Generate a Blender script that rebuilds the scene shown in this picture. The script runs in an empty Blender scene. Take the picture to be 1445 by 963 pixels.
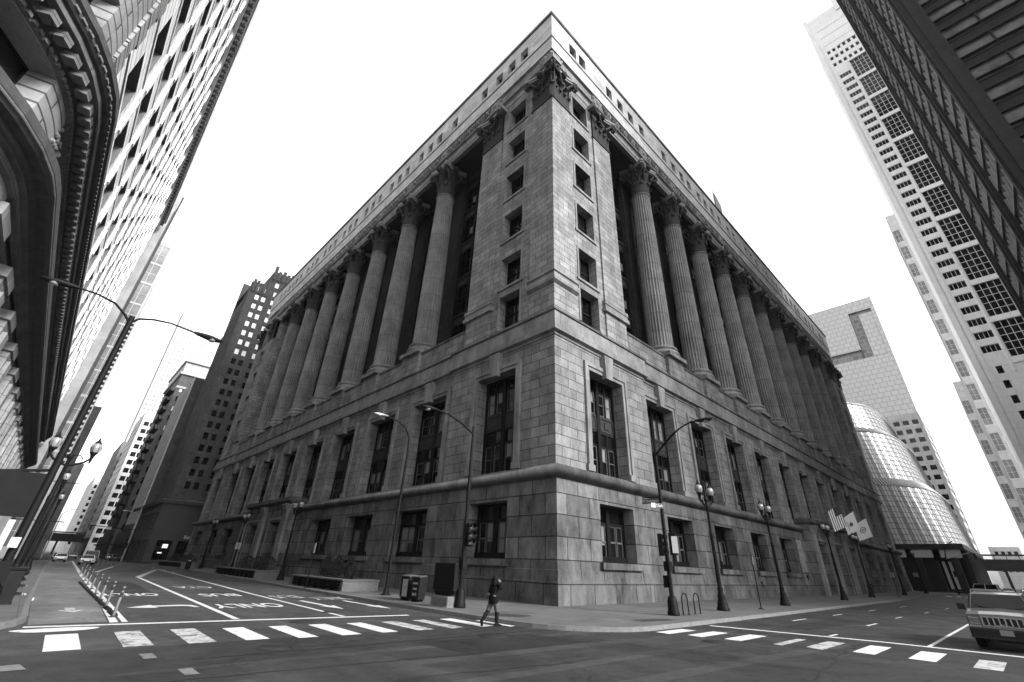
import bpy, math, random
from mathutils import Vector, Matrix
random.seed(7)
R=math.radians; PI=math.pi
SC=bpy.context.scene; COL=SC.collection
# ---------------------------------------------------------------- materials
MATS={}
def _new(name):
    m=bpy.data.materials.new(name); m.use_nodes=True
    nt=m.node_tree; return m,nt,nt.nodes['Principled BSDF']
def grey(v): return (v,v,v,1)
def ramp(nt,fac,stops):
    r=nt.nodes.new('ShaderNodeValToRGB'); e=r.color_ramp.elements
    e[0].position=stops[0][0]; e[0].color=grey(stops[0][1]); e[1].position=stops[-1][0]; e[1].color=grey(stops[-1][1])
    for p,v in stops[1:-1]:
        n=e.new(p); n.color=grey(v)
    nt.links.new(fac,r.inputs[0]); return r.outputs[0]
def noise(nt,vec,scale,detail=4,rough=.6):
    n=nt.nodes.new('ShaderNodeTexNoise'); n.inputs['Scale'].default_value=scale; n.inputs['Detail'].default_value=detail; n.inputs['Roughness'].default_value=rough
    if vec is not None: nt.links.new(vec,n.inputs['Vector'])
    return n.outputs['Fac']
def mul(nt,a,b,f=1.0,mode='MULTIPLY'):
    m=nt.nodes.new('ShaderNodeMix'); m.data_type='RGBA'; m.blend_type=mode; m.inputs[0].default_value=f
    nt.links.new(a,m.inputs[6])
    if isinstance(b,(int,float)): m.inputs[7].default_value=grey(b)
    else: nt.links.new(b,m.inputs[7])
    return m.outputs[2]
def mapping(nt,vec,sc):
    m=nt.nodes.new('ShaderNodeMapping'); m.inputs['Scale'].default_value=sc; nt.links.new(vec,m.inputs[0]); return m.outputs[0]
def objco(nt): return nt.nodes.new('ShaderNodeTexCoord').outputs['Object']
def geopos(nt): return nt.nodes.new('ShaderNodeNewGeometry').outputs['Position']
def bump(nt,bsdf,h,strength,dist=.02):
    b=nt.nodes.new('ShaderNodeBump'); b.inputs['Strength'].default_value=strength; b.inputs['Distance'].default_value=dist
    nt.links.new(h,b.inputs['Height']); nt.links.new(b.outputs[0],bsdf.inputs['Normal'])
def mat(name,v,rough=.7,metal=0,var=.25,scale=3,bmp=0,spec=.2,world=False):
    if name in MATS: return MATS[name]
    m,nt,b=_new(name)
    b.inputs['Roughness'].default_value=rough; b.inputs['Metallic'].default_value=metal; b.inputs['Specular IOR Level'].default_value=spec
    co=geopos(nt) if world else objco(nt)
    n=noise(nt,co,scale,5,.65)
    c=ramp(nt,n,[(.25,max(0,v*(1-var))),(.75,min(1,v*(1+var)))])
    nt.links.new(c,b.inputs['Base Color'])
    if bmp: bump(nt,b,noise(nt,co,scale*14,3),bmp)
    MATS[name]=m; return m
def facevec(nt):
    """(along-wall, height) coordinates picked from the face direction"""
    g=nt.nodes.new('ShaderNodeNewGeometry')
    sp=nt.nodes.new('ShaderNodeSeparateXYZ'); nt.links.new(g.outputs['Position'],sp.inputs[0])
    sn=nt.nodes.new('ShaderNodeSeparateXYZ'); nt.links.new(g.outputs['True Normal'],sn.inputs[0])
    ab=nt.nodes.new('ShaderNodeMath'); ab.operation='ABSOLUTE'; nt.links.new(sn.outputs[0],ab.inputs[0])
    gt=nt.nodes.new('ShaderNodeMath'); gt.operation='GREATER_THAN'; gt.inputs[1].default_value=.6; nt.links.new(ab.outputs[0],gt.inputs[0])
    mx=nt.nodes.new('ShaderNodeMix'); mx.data_type='FLOAT'; nt.links.new(gt.outputs[0],mx.inputs[0])
    nt.links.new(sp.outputs[0],mx.inputs[2]); nt.links.new(sp.outputs[1],mx.inputs[3])
    c=nt.nodes.new('ShaderNodeCombineXYZ'); nt.links.new(mx.outputs[0],c.inputs[0]); nt.links.new(sp.outputs[2],c.inputs[1])
    return c.outputs[0]
def stone(name,v,bw=1.9,bh=.62,joint=.45,mortar=.014,stain=.5,var=.16,bmp=.5,off=(0,0,0),rough=.85,blotch=1.0):
    if name in MATS: return MATS[name]
    m,nt,b=_new(name); fv=facevec(nt)
    mp=nt.nodes.new('ShaderNodeMapping'); mp.inputs['Location'].default_value=off; nt.links.new(fv,mp.inputs[0])
    br=nt.nodes.new('ShaderNodeTexBrick'); br.inputs['Scale'].default_value=1.0
    br.inputs['Brick Width'].default_value=bw; br.inputs['Row Height'].default_value=bh
    br.inputs['Mortar Size'].default_value=mortar; br.inputs['Mortar Smooth'].default_value=.3; br.inputs['Bias'].default_value=0
    br.inputs['Color1'].default_value=grey(v*(1-var)); br.inputs['Color2'].default_value=grey(v*(1+var)); br.inputs['Mortar'].default_value=grey(v*joint)
    nt.links.new(mp.outputs[0],br.inputs['Vector'])
    gp=geopos(nt)
    st=ramp(nt,noise(nt,mapping(nt,gp,(.85,.85,.4)),1.0,7,.74),[(.34,1-stain),(.62,1.06)])
    bl=ramp(nt,noise(nt,gp,.35,4,.6),[(.3,1-.22*blotch),(.7,1+.12*blotch)])
    fine=ramp(nt,noise(nt,gp,9,4,.7),[(.2,.84),(.8,1.14)])
    c=mul(nt,mul(nt,mul(nt,br.outputs['Color'],st),bl),fine)
    nt.links.new(c,b.inputs['Base Color']); b.inputs['Roughness'].default_value=rough; b.inputs['Specular IOR Level'].default_value=.08
    inv=nt.nodes.new('ShaderNodeMath'); inv.operation='SUBTRACT'; inv.inputs[0].default_value=1; nt.links.new(br.outputs['Fac'],inv.inputs[1])
    ad=nt.nodes.new('ShaderNodeMath'); ad.operation='MULTIPLY_ADD'; ad.inputs[1].default_value=.35; nt.links.new(noise(nt,gp,22,3),ad.inputs[0]); nt.links.new(inv.outputs[0],ad.inputs[2])
    bump(nt,b,ad.outputs[0],bmp,.03)
    MATS[name]=m; return m
def glass(name,v=.02,rough=.06,wav=.15,metal=0,spec=.3):
    if name in MATS: return MATS[name]
    m,nt,b=_new(name); gp=geopos(nt)
    c=ramp(nt,noise(nt,gp,.45,2),[(.35,v*.5),(.65,v*1.8)])
    nt.links.new(c,b.inputs['Base Color']); b.inputs['Roughness'].default_value=rough; b.inputs['Specular IOR Level'].default_value=spec; b.inputs['Metallic'].default_value=metal
    bump(nt,b,noise(nt,gp,.5,2),wav,.1)
    MATS[name]=m; return m
def asphalt(name,v=.055,sc=1.0):
    if name in MATS: return MATS[name]
    m,nt,b=_new(name); gp=geopos(nt)
    big=ramp(nt,noise(nt,mapping(nt,gp,(.5,.16,1)),.6,5,.62),[(.3,.6),(.7,1.42)])
    mid=ramp(nt,noise(nt,gp,1.3,7,.75),[(.3,.74),(.72,1.28)])
    fine=ramp(nt,noise(nt,gp,15,8,.85),[(.3,v*.4),(.7,v*1.75)])
    vo=nt.nodes.new('ShaderNodeTexVoronoi'); vo.feature='DISTANCE_TO_EDGE'; vo.inputs['Scale'].default_value=.16
    dn=nt.nodes.new('ShaderNodeMix'); dn.data_type='RGBA'; dn.inputs[0].default_value=.06
    nt.links.new(gp,dn.inputs[6]); nn=nt.nodes.new('ShaderNodeTexNoise'); nn.inputs['Scale'].default_value=.5; nn.inputs['Detail'].default_value=5; nt.links.new(gp,nn.inputs['Vector']); 
    s=nt.nodes.new('ShaderNodeVectorMath'); s.operation='SCALE'; s.inputs[3].default_value=6; nt.links.new(nn.outputs['Color'],s.inputs[0])
    a=nt.nodes.new('ShaderNodeVectorMath'); a.operation='ADD'; nt.links.new(gp,a.inputs[0]); nt.links.new(s.outputs[0],a.inputs[1]); nt.links.new(a.outputs[0],vo.inputs['Vector'])
    crack=ramp(nt,vo.outputs['Distance'],[(.0,.45),(.004,.55),(.008,1.0)])
    c=mul(nt,mul(nt,mul(nt,fine,big),mid),crack,1)
    nt.links.new(c,b.inputs['Base Color']); b.inputs['Specular IOR Level'].default_value=.14
    rr=ramp(nt,noise(nt,gp,.7,4),[(.3,.55),(.7,.8)]); nt.links.new(rr,b.inputs['Roughness'])
    bump(nt,b,noise(nt,gp,60,3,.8),.6,.01)
    MATS[name]=m; return m
def paint(name,v=.6,wear=.5):
    """road paint worn through to the asphalt"""
    if name in MATS: return MATS[name]
    m,nt,b=_new(name); gp=geopos(nt)
    f=noise(nt,gp,3.2,8,.78)
    c=ramp(nt,f,[(.30+wear*.08,.06),(.36+wear*.1,v*.82),(.75,v)])
    c=mul(nt,c,ramp(nt,noise(nt,gp,25,3),[(.3,.86),(.7,1.05)]))
    nt.links.new(c,b.inputs['Base Color']); b.inputs['Roughness'].default_value=.6
    bump(nt,b,noise(nt,gp,60,3),.3,.005)
    MATS[name]=m; return m
def slabs(name,v=.2,w=1.5,j=.55):
    if name in MATS: return MATS[name]
    m,nt,b=_new(name); gp=geopos(nt)
    br=nt.nodes.new('ShaderNodeTexBrick'); br.offset=0; br.inputs['Scale'].default_value=1; br.inputs['Brick Width'].default_value=w; br.inputs['Row Height'].default_value=w
    br.inputs['Mortar Size'].default_value=.012; br.inputs['Color1'].default_value=grey(v*.9); br.inputs['Color2'].default_value=grey(v*1.1); br.inputs['Mortar'].default_value=grey(v*j)
    nt.links.new(gp,br.inputs['Vector'])
    c=mul(nt,mul(nt,br.outputs['Color'],ramp(nt,noise(nt,gp,.9,6,.7),[(.3,.75),(.7,1.15)])),ramp(nt,noise(nt,gp,30,3),[(.3,.86),(.7,1.1)]))
    nt.links.new(c,b.inputs['Base Color']); b.inputs['Roughness'].default_value=.85; b.inputs['Specular IOR Level'].default_value=.1
    bump(nt,b,noise(nt,gp,40,3),.3,.01)
    MATS[name]=m; return m
# ---------------------------------------------------------------- mesh collector
class F:
    """wall frame: u along the wall, d outward, z up"""
    def __init__(s,O,U,N): s.O=Vector(O); s.U=Vector(U).normalized(); s.N=Vector(N).normalized()
    def p(s,u,d,z): return s.O+s.U*u+s.N*d+Vector((0,0,z))
W=F((0,0,0),(1,0,0),(0,1,0))
class MB:
    def __init__(s): s.v=[]; s.f=[]; s.m=[]; s.sm=[]; s.mats=[]; s.cur=0
    def use(s,m):
        if m not in s.mats: s.mats.append(m)
        s.cur=s.mats.index(m); return s
    def add(s,vs,fs,smooth=False):
        b=len(s.v); s.v.extend([tuple(x) for x in vs]); s.f.extend([tuple(i+b for i in f) for f in fs]); s.m.extend([s.cur]*len(fs)); s.sm.extend([smooth]*len(fs)); return s
    def quad(s,*p): return s.add(p,[tuple(range(len(p)))])
    def box(s,fr,u0,u1,d0,d1,z0,z1):
        P=fr.p; v=[P(u0,d0,z0),P(u1,d0,z0),P(u1,d1,z0),P(u0,d1,z0),P(u0,d0,z1),P(u1,d0,z1),P(u1,d1,z1),P(u0,d1,z1)]
        return s.add(v,[(0,1,2,3),(4,5,6,7),(0,1,5,4),(1,2,6,5),(2,3,7,6),(3,0,4,7)])
    def wbox(s,x0,x1,y0,y1,z0,z1): return s.box(W,x0,x1,y0,y1,z0,z1)
    def lathe(s,prof,n=24,c=(0,0,0),smooth=True,a0=0,a1=2*PI,cap=True):
        full=abs(a1-a0-2*PI)<1e-6; k=n if full else n+1; vs=[];fs=[]
        for r,z in prof:
            for i in range(k):
                a=a0+(a1-a0)*i/n; vs.append((c[0]+r*math.cos(a),c[1]+r*math.sin(a),c[2]+z))
        for j in range(len(prof)-1):
            for i in range(n):
                i2=(i+1)%k; fs.append((j*k+i,j*k+i2,(j+1)*k+i2,(j+1)*k+i))
        s.add(vs,fs,smooth)
        if cap and full:
            s.add(vs[:k],[tuple(range(k))]); s.add(vs[-k:],[tuple(range(k))])
        return s
    def tube(s,pts,r,n=8,smooth=True,cap=True):
        pts=[Vector(p) for p in pts]; rs=r if isinstance(r,(list,tuple)) else [r]*len(pts); vs=[];fs=[]; up=None
        for i,p in enumerate(pts):
            t=(pts[min(i+1,len(pts)-1)]-pts[max(i-1,0)]).normalized()
            if up is None: up=Vector((0,0,1)) if abs(t.z)<.9 else Vector((1,0,0))
            a=t.cross(up).normalized(); b=a.cross(t).normalized(); up=b
            for k in range(n):
                q=2*PI*k/n; vs.append(p+(a*math.cos(q)+b*math.sin(q))*rs[i])
        for j in range(len(pts)-1):
            for i in range(n):
                i2=(i+1)%n; fs.append((j*n+i,j*n+i2,(j+1)*n+i2,(j+1)*n+i))
        s.add(vs,fs,smooth)
        if cap: s.add(vs[:n],[tuple(range(n))]); s.add(vs[-n:],[tuple(range(n))])
        return s
    def sphere(s,c,r,n=12,m=8,sc=(1,1,1),smooth=True):
        vs=[];fs=[]
        for j in range(m+1):
            t=PI*j/m
            for i in range(n):
                a=2*PI*i/n; vs.append((c[0]+sc[0]*r*math.sin(t)*math.cos(a),c[1]+sc[1]*r*math.sin(t)*math.sin(a),c[2]+sc[2]*r*math.cos(t)))
        for j in range(m):
            for i in range(n): fs.append((j*n+i,j*n+(i+1)%n,(j+1)*n+(i+1)%n,(j+1)*n+i))
        return s.add(vs,fs,smooth)
    def wall(s,fr,u0,u1,z0,z1,ops,d=0,depth=.5,reveal=None):
        """flat wall with rectangular openings and their reveals"""
        us=sorted({u0,u1}|{x for o in ops for x in o[:2] if u0<x<u1}); zs=sorted({z0,z1}|{x for o in ops for x in o[2:4] if z0<x<z1})
        for a,b in zip(us,us[1:]):
            run=None
            for c,e in zip(zs,zs[1:]):
                mu,mz=(a+b)/2,(c+e)/2
                hole=any(o[0]<mu<o[1] and o[2]<mz<o[3] for o in ops)
                if hole:
                    if run: s.quad(fr.p(a,d,run[0]),fr.p(b,d,run[0]),fr.p(b,d,run[1]),fr.p(a,d,run[1])); run=None
                else: run=(run[0],e) if run else (c,e)
            if run: s.quad(fr.p(a,d,run[0]),fr.p(b,d,run[0]),fr.p(b,d,run[1]),fr.p(a,d,run[1]))
        old=s.cur
        if reveal: s.use(reveal)
        for o in ops:
            a,b,c,e=o[:4]; dp=o[4] if len(o)>4 else depth; P=fr.p; c=max(c,z0); e=min(e,z1)
            s.quad(P(a,d,c),P(a,d-dp,c),P(a,d-dp,e),P(a,d,e)); s.quad(P(b,d,c),P(b,d-dp,c),P(b,d-dp,e),P(b,d,e))
            s.quad(P(a,d,e),P(b,d,e),P(b,d-dp,e),P(a,d-dp,e)); s.quad(P(a,d,c),P(b,d,c),P(b,d-dp,c),P(a,d-dp,c))
        s.cur=old
        return s
    def sweep(s,prof,path,closed=False,smooth=False):
        """profile [(d,z)] swept along path [(x,y)]; outward = right-hand side of travel"""
        n=len(path); P=[Vector(p) for p in path]; offs=[]
        for i in range(n):
            if closed or 0<i<n-1:
                t1=(P[i]-P[i-1]).normalized(); t2=(P[(i+1)%n]-P[i]).normalized()
            elif i==0: t1=t2=(P[1]-P[0]).normalized()
            else: t1=t2=(P[-1]-P[-2]).normalized()
            n1=Vector((t1.y,-t1.x)); n2=Vector((t2.y,-t2.x)); b=(n1+n2); b=b/max(1e-6,b.dot(n1)) if b.length>1e-6 else n1
            offs.append(b)
        vs=[];fs=[];k=len(prof)
        for i in range(n):
            for d,z in prof: q=P[i]+offs[i]*d; vs.append((q.x,q.y,z))
        for i in range(n if closed else n-1):
            j=(i+1)%n
            for a in range(k-1): fs.append((i*k+a,j*k+a,j*k+a+1,i*k+a+1))
        s.add(vs,fs,smooth)
        if not closed:
            s.add(vs[:k],[tuple(range(k))]); s.add(vs[-k:],[tuple(range(k))])
        return s
    def mesh(s,name,mats=None):
        me=bpy.data.meshes.new(name); me.from_pydata(s.v,[],s.f)
        for m in (s.mats or mats or []): me.materials.append(m)
        me.polygons.foreach_set('material_index',s.m); me.polygons.foreach_set('use_smooth',s.sm); me.update(); return me
    def build(s,name,parent=None,**kw):
        return obj(name,s.mesh(name),parent,**kw)
def merge(a,b):
    n=len(a.v); a.v+=b.v; 
    for f_,mi,sm in zip(b.f,b.m,b.sm): a.use(b.mats[mi]); a.f.append(tuple(i+n for i in f_)); a.m.append(a.cur); a.sm.append(sm)
    return a
def props(o,label=None,cat=None,group=None,kind=None):
    if label: o['label']=label
    if cat: o['category']=cat
    if group: o['group']=group
    if kind: o['kind']=kind
    return o
def obj(name,me,parent=None,loc=None,rot=None,**kw):
    o=bpy.data.objects.new(name,me); COL.objects.link(o)
    if parent: o.parent=parent
    if loc is not None: o.location=loc
    if rot is not None: o.rotation_euler=rot
    return props(o,**kw)
def thing(name,label,cat,loc=(0,0,0),rz=0,group=None):
    return obj(name,None,None,loc,(0,0,rz),label=label,cat=cat,group=group)
KIDS={}
def tree_copy(o,parent=None,loc=None,rot=None,label=None,group=None):
    c=o.copy(); COL.objects.link(c)
    if parent: c.parent=parent
    if loc is not None: c.location=loc
    if rot is not None: c.rotation_euler=rot
    if label: c['label']=label
    if group: c['group']=group
    for ch in o.children: tree_copy(ch,c)
    return c
def bevel_obj(o,w=.02,seg=2,ang=40):
    m=o.modifiers.new('bevel','BEVEL'); m.width=w; m.segments=seg; m.limit_method='ANGLE'; m.angle_limit=R(ang); return o
CAM=Vector((-22.975,-19.84,1.889))
def rz_of(N): return math.atan2(-N.x,N.y)
def place_windows(root,protos,spots,limit=100,name='window',pick=None):
    """protos: [(mesh, [(childname, childmesh)...])]; spots: [(Vector, rz)] ; nearest become parts, the rest one part"""
    spots=sorted(spots,key=lambda s:(s[0]-CAM).length); first={}
    for i,(p,rz) in enumerate(spots[:limit]):
        k=(pick(p) if pick else 0)
        if k not in first:
            me,kids=protos[k]; o=obj(name,me,root,p,(0,0,rz)); first[k]=o
            for cn,cm in kids: obj(cn,cm,o)
        else: tree_copy(first[k],root,p,(0,0,rz))
    rest=spots[limit:]
    if rest:
        mb=MB()
        for p,rz in rest:
            k=(pick(p) if pick else 0); me,kids=protos[k]; M=Matrix.Translation(p)@Matrix.Rotation(rz,4,'Z')
            for m in [me]+[c[1] for c in kids]:
                vs=[M@v.co for v in m.vertices]
                b=len(mb.v); mb.v.extend([tuple(v) for v in vs])
                for pl in m.polygons:
                    mb.use(m.materials[pl.material_index]); mb.f.append(tuple(b+j for j in pl.vertices)); mb.m.append(mb.cur); mb.sm.append(False)
        mb.build(name,root,kind='stuff')
SKYS=.125; SUNS=2.0; EXPO=2.0; HAZE=.00006
# ================================================================= CAMERA, SKY, LIGHT
cd=bpy.data.cameras.new('camera'); cam=bpy.data.objects.new('camera',cd); COL.objects.link(cam); SC.camera=cam
fpx,yaw,pit,rol,ppx,ppy=624.394,R(46.4747),R(28.3995),R(2.14768),5.576,-19.241
f=Vector((math.cos(pit)*math.cos(yaw),math.cos(pit)*math.sin(yaw),math.sin(pit))); r_=Vector((math.sin(yaw),-math.cos(yaw),0)); u_=r_.cross(f)
c_,s_=math.cos(rol),math.sin(rol); rr_=c_*r_+s_*u_; uu_=-s_*r_+c_*u_
M=Matrix((rr_,uu_,-f)).transposed().to_4x4(); M.translation=CAM; cam.matrix_world=M
cd.sensor_width=36; cd.lens=fpx/1445*36; cd.shift_x=-ppx/1445; cd.shift_y=ppy/1445; cd.clip_start=.1; cd.clip_end=5000
SUN_AZ=math.atan2(-1.0,.36); SUN_EL=R(31)
w=bpy.data.worlds.new('World'); SC.world=w; w.use_nodes=True; nt=w.node_tree; bg=nt.nodes['Background']
sky=nt.nodes.new('ShaderNodeTexSky'); sky.sky_type='NISHITA'; sky.sun_disc=False; sky.sun_elevation=SUN_EL
sky.sun_rotation=PI/2-SUN_AZ; sky.air_density=3.0; sky.dust_density=2.5; sky.ozone_density=1
bw=nt.nodes.new('ShaderNodeRGBToBW'); nt.links.new(sky.outputs[0],bw.inputs[0]); nt.links.new(bw.outputs[0],bg.inputs[0]); bg.inputs[1].default_value=SKYS
sl=bpy.data.lights.new('sun','SUN'); so=bpy.data.objects.new('sun',sl); COL.objects.link(so); sl.energy=SUNS; sl.angle=R(14); sl.color=(1,1,1)
sd=Vector((math.cos(SUN_EL)*math.cos(SUN_AZ),math.cos(SUN_EL)*math.sin(SUN_AZ),math.sin(SUN_EL)))
so.rotation_euler=sd.to_track_quat('Z','Y').to_euler(); so.location=(0,0,150)
vs=SC.view_settings; vs.view_transform='Standard'; vs.look='None'; vs.gamma=1; vs.exposure=EXPO; vs.use_curve_mapping=False
SC.display_settings.display_device='sRGB'
# ================================================================= CITY HALL
LX,LY=118.4,97.8
FL=F((0,0,0),(0,1,0),(-1,0,0)); FR=F((0,0,0),(1,0,0),(0,-1,0))
RZ_L=R(90); RZ_R=R(180)
S1=stone('granite_base',.125,2.35,1.27,.2,.035,.66,.26,off=(.6,.2,0))
S2=stone('limestone_wall',.185,1.75,.745,.36,.034,.46,.18,off=(.2,.35,0))
S3=stone('limestone_upper',.21,1.45,.62,.38,.034,.42,.2)
S4=stone('limestone_column',.20,60,2.35,.4,.035,.35,.08,bmp=.3)
S5=stone('limestone_trim',.20,2.6,9,.5,.025,.45,.10,off=(.9,3,0),bmp=.3)
S5D=stone('weathered_ledge_and_shade',.09,2.6,9,.6,.012,.55,.12,off=(.9,3,0))
S6=stone('limestone_attic',.42,1.5,.5,.62,.03,.22,.16)
SSG=stone('shade_grime_limestone',.032,1.45,.62,.5,.03,.3,.15)  # limestone darkened with sheltered grime and painted recess shade
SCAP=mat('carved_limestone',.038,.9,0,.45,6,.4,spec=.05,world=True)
SORN=mat('carved_relief',.17,.9,0,.35,5,.3,spec=.2,world=True)
IRON=mat('dark_window_metal',.008,.5,.0,.4,2,0,.06,world=True)
SPAN=mat('cast_spandrel',.03,.7,0,.4,3,.2,.05,world=True)
GL=glass('window_glass',.004,.10,.08)
BLIND=mat('window_blind',.13,.8,0,.3,1.2,0,world=True)
TRIMM=mat('light_metal_sash',.07,.5,.1,.3,2,0,world=True)
hall=thing('city_hall','massive classical stone city hall filling the corner block, ringed by tall fluted Corinthian columns','civic building',(0,0,0))
BR_=[6.45]+[59.2+8.72*(i-5) for i in range(11)]+[LX-6.45]
BL_=[6.45]+[48.9+9.25*(i-3.5) for i in range(8)]+[LY-6.45]
def w2(i,n,F_): return 4.7 if i in(0,n-1) else (5.0 if F_ is FR else 5.5)
WALLS=[(FR,LX,BR_),(FL,LY,BL_)]
ENT={id(FR):(48.5,71.5),id(FL):(42.0,57.0)}
D1=.4; JOG=12.6; DJ=-.25
outline=[(0,LY),(0,LY-JOG),(-DJ,LY-JOG),(-DJ,JOG),(0,JOG),(0,0),(JOG,0),(JOG,-DJ),(LX-JOG,-DJ),(LX-JOG,0),(LX,0),(LX,LY)]
box_=[(0,LY),(0,0),(LX,0),(LX,LY)]
mb=MB()
# ---- plinth and first tier
mb.use(S1)
mb.sweep([(D1+.17,0),(D1+.17,1.19),(D1+.10,1.22),(D1+.10,1.79),(D1+.04,1.83),(D1+.04,2.3),(D1,2.34)],box_,True)
for fr,L,B in WALLS:
    n=len(B); ops=[]
    for i,c in enumerate(B):
        c1=c if 0<i<n-1 else (6.25 if i==0 else L-6.25); w=4.2 if i in(0,n-1) else (4.4 if fr is FR else 5.4)
        e=ENT[id(fr)]
        if e[0]-2<c<e[1]+2: ops.append((c-1.9,c+1.9,.2,6.0,1.2))
        else: ops.append((c1-w/2,c1+w/2,2.34,5.95,1.1))
    mb.wall(fr,-D1,L+D1,2.34,7.2,[(a,b,max(c,2.34),e_,g) for a,b,c,e_,g in ops],D1,1.1)
mb.build('granite_base_wall',hall)
# torus ledge
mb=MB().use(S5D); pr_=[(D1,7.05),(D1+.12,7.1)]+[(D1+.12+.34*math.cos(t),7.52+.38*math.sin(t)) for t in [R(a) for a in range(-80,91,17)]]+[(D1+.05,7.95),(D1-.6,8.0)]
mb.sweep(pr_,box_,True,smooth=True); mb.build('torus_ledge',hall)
# ---- second tier wall
mb=MB().use(S2)
mb.wall(FR,0,JOG,7.9,17.9,[(4.1,8.8,8.1,16.1,1.25)],0,1.25); mb.wall(FR,LX-JOG,LX,7.9,17.9,[(LX-8.8,LX-4.1,8.1,16.1,1.25)],0,1.25)
mb.wall(FL,0,JOG,7.9,17.9,[(4.1,8.8,8.1,16.1,1.25)],0,1.25); mb.wall(FL,LY-JOG,LY,7.9,17.9,[(LY-8.8,LY-4.1,8.1,16.1,1.25)],0,1.25)
for fr,L,B in WALLS:
    w=w2(1,9,fr); mb.wall(fr,JOG,L-JOG,7.9,17.9,[(c-w/2,c+w/2,8.1,16.1,1.2) for c in B[1:-1]],DJ,1.2)
    for u in (JOG,L-JOG): mb.quad(fr.p(u,0,7.9),fr.p(u,DJ,7.9),fr.p(u,DJ,17.9),fr.p(u,0,17.9))
mb.build('limestone_wall',hall)
# window surrounds with keystones (a part at each opening)
def surround(w,fr):
    m=MB().use(S5); h=8.0
    for s in (-1,1):
        m.box(W,s*(w/2),s*(w/2+.3),0,.10,0,h+.3); m.box(W,s*(w/2+.3),s*(w/2+.62),0,.2,0,h+.62)
    m.box(W,-w/2,w/2,0,.10,h,h+.3); m.box(W,-w/2-.3,w/2+.3,.002,.2,h+.3,h+.62)
    m.add([(-.42,0,h-.25),(.42,0,h-.25),(.62,0,h+1.75),(-.62,0,h+1.75),(-.42,.42,h-.25),(.42,.42,h-.25),(.62,.5,h+1.75),(-.62,.5,h+1.75)],[(4,5,6,7),(0,1,5,4),(0,4,7,3),(1,2,6,5),(3,2,6,7)])
    m.box(W,-w/2-.75,-w/2+.02,0,.24,0,.45); m.box(W,w/2-.02,w/2+.75,0,.24,0,.45)
    return m.mesh('window_surround')
def sash(m,x0,x1,z0,z1,y,t=.09,dep=.08):
    m.box(W,x0,x0+t,y,y+dep,z0,z1); m.box(W,x1-t,x1,y,y+dep,z0,z1); m.box(W,x0+t,x1-t,y,y+dep,z0,z0+t); m.box(W,x0+t,x1-t,y,y+dep,z1-t,z1)
def win_tier1(w,h,seed):
    rnd=random.Random(seed); m=MB().use(IRON)
    sash(m,-w/2,w/2,0,h,0,.22,.16); m.box(W,-.2,.2,0,.2,.22,h-.22); m.box(W,-w/2+.22,w/2-.22,0,.14,h*.66,h*.66+.16)
    m.box(W,-w/2+.1,w/2-.1,.17,.3,-.05,.38)
    m.use(TRIMM); g=MB().use(GL); b=MB().use(BLIND)
    for s in (-1,1):
        a0,a1=sorted((s*.2,s*(w/2-.22))); am=(a0+a1)/2
        for q0,q1 in ((a0,am),(am,a1)): sash(m,q0+.06,q1-.06,.24,h*.36,.02,.06,.07); sash(m,q0+.06,q1-.06,h*.36,h*.655,.0,.06,.07)
        g.quad((a0,.01,.22),(a1,.01,.22),(a1,.01,h-.22),(a0,.01,h-.22))
        if rnd.random()<.75: b.quad((am+.12,.015,.24),(a1-.14,.015,.24),(a1-.14,.015,h*.64),(am+.12,.015,h*.64))
        if rnd.random()<.45: b.quad((a0+.14,.016,h*.3),(am-.12,.016,h*.3),(am-.12,.016,h*.64),(a0+.14,.016,h*.64))
    k=[('pane',merge(g,b).mesh('pane'))]
    return m.mesh('window'),k
def win_tier2(w,seed):
    rnd=random.Random(seed); h=8.0; m=MB().use(IRON)
    sash(m,-w/2,w/2,0,h,0,.2,.2); m.box(W,-.2,.2,0,.24,.2,h-.2)
    m.use(SPAN); m.box(W,-w/2+.2,w/2-.2,.0,.12,3.55,5.0)
    for s in (-1,1):
        c=s*(w/4); q=w/4-.28
        sash(m,c-q,c+q,3.68,4.88,.12,.1,.08); m.box(W,c-.3,c+.3,.12,.2,4.0,4.56)
    g=MB().use(GL); b=MB().use(BLIND)
    for s in (-1,1):
        a0,a1=sorted((s*.2,s*(w/2-.2))); am=(a0+a1)/2
        g.quad((a0,-.01,0),(a1,-.01,0),(a1,-.01,8),(a0,-.01,8))
        for z0,z1 in ((.2,3.5),(5.05,7.8)):
            m.use(IRON); m.box(W,am-.09,am+.09,.0,.12,z0,z1); m.box(W,a0,a1,0,.1,z0+(z1-z0)*.68,z0+(z1-z0)*.68+.12)
            m.use(TRIMM)
            for q0,q1 in ((a0,am-.09),(am+.09,a1)): sash(m,q0+.05,q1-.05,z0,z0+(z1-z0)*.66,.02,.06,.06); m.box(W,q0+.1,q1-.1,.02,.07,z0+(z1-z0)*.33,z0+(z1-z0)*.33+.07)
            g.quad((a0,.01,z0),(a1,.01,z0),(a1,.01,z1),(a0,.01,z1))
            for q0,q1 in ((a0,am-.09),(am+.09,a1)):
                if rnd.random()<.5:
                    zb=z0+(z1-z0)*rnd.choice((.0,.0,.3)); b.quad((q0+.18,.015,zb+.1),(q1-.18,.015,zb+.1),(q1-.18,.015,z0+(z1-z0)*.64),(q0+.18,.015,z0+(z1-z0)*.64))
    k=[('pane',merge(g,b).mesh('pane'))]
    return m.mesh('window'),k
def put(proto,fr,u,d,z,name='window',first={}):
    me,k=proto; rz=RZ_L if fr is FL else RZ_R; p=fr.p(u,d,z)
    o=obj(name,me,hall,p,(0,0,rz))
    for cn,cm in k: obj(cn,cm,o)
    return o
V1={(w,s):win_tier1(w,3.61,s) for w in (4.2,4.4,5.4) for s in (1,2,3)}
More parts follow.
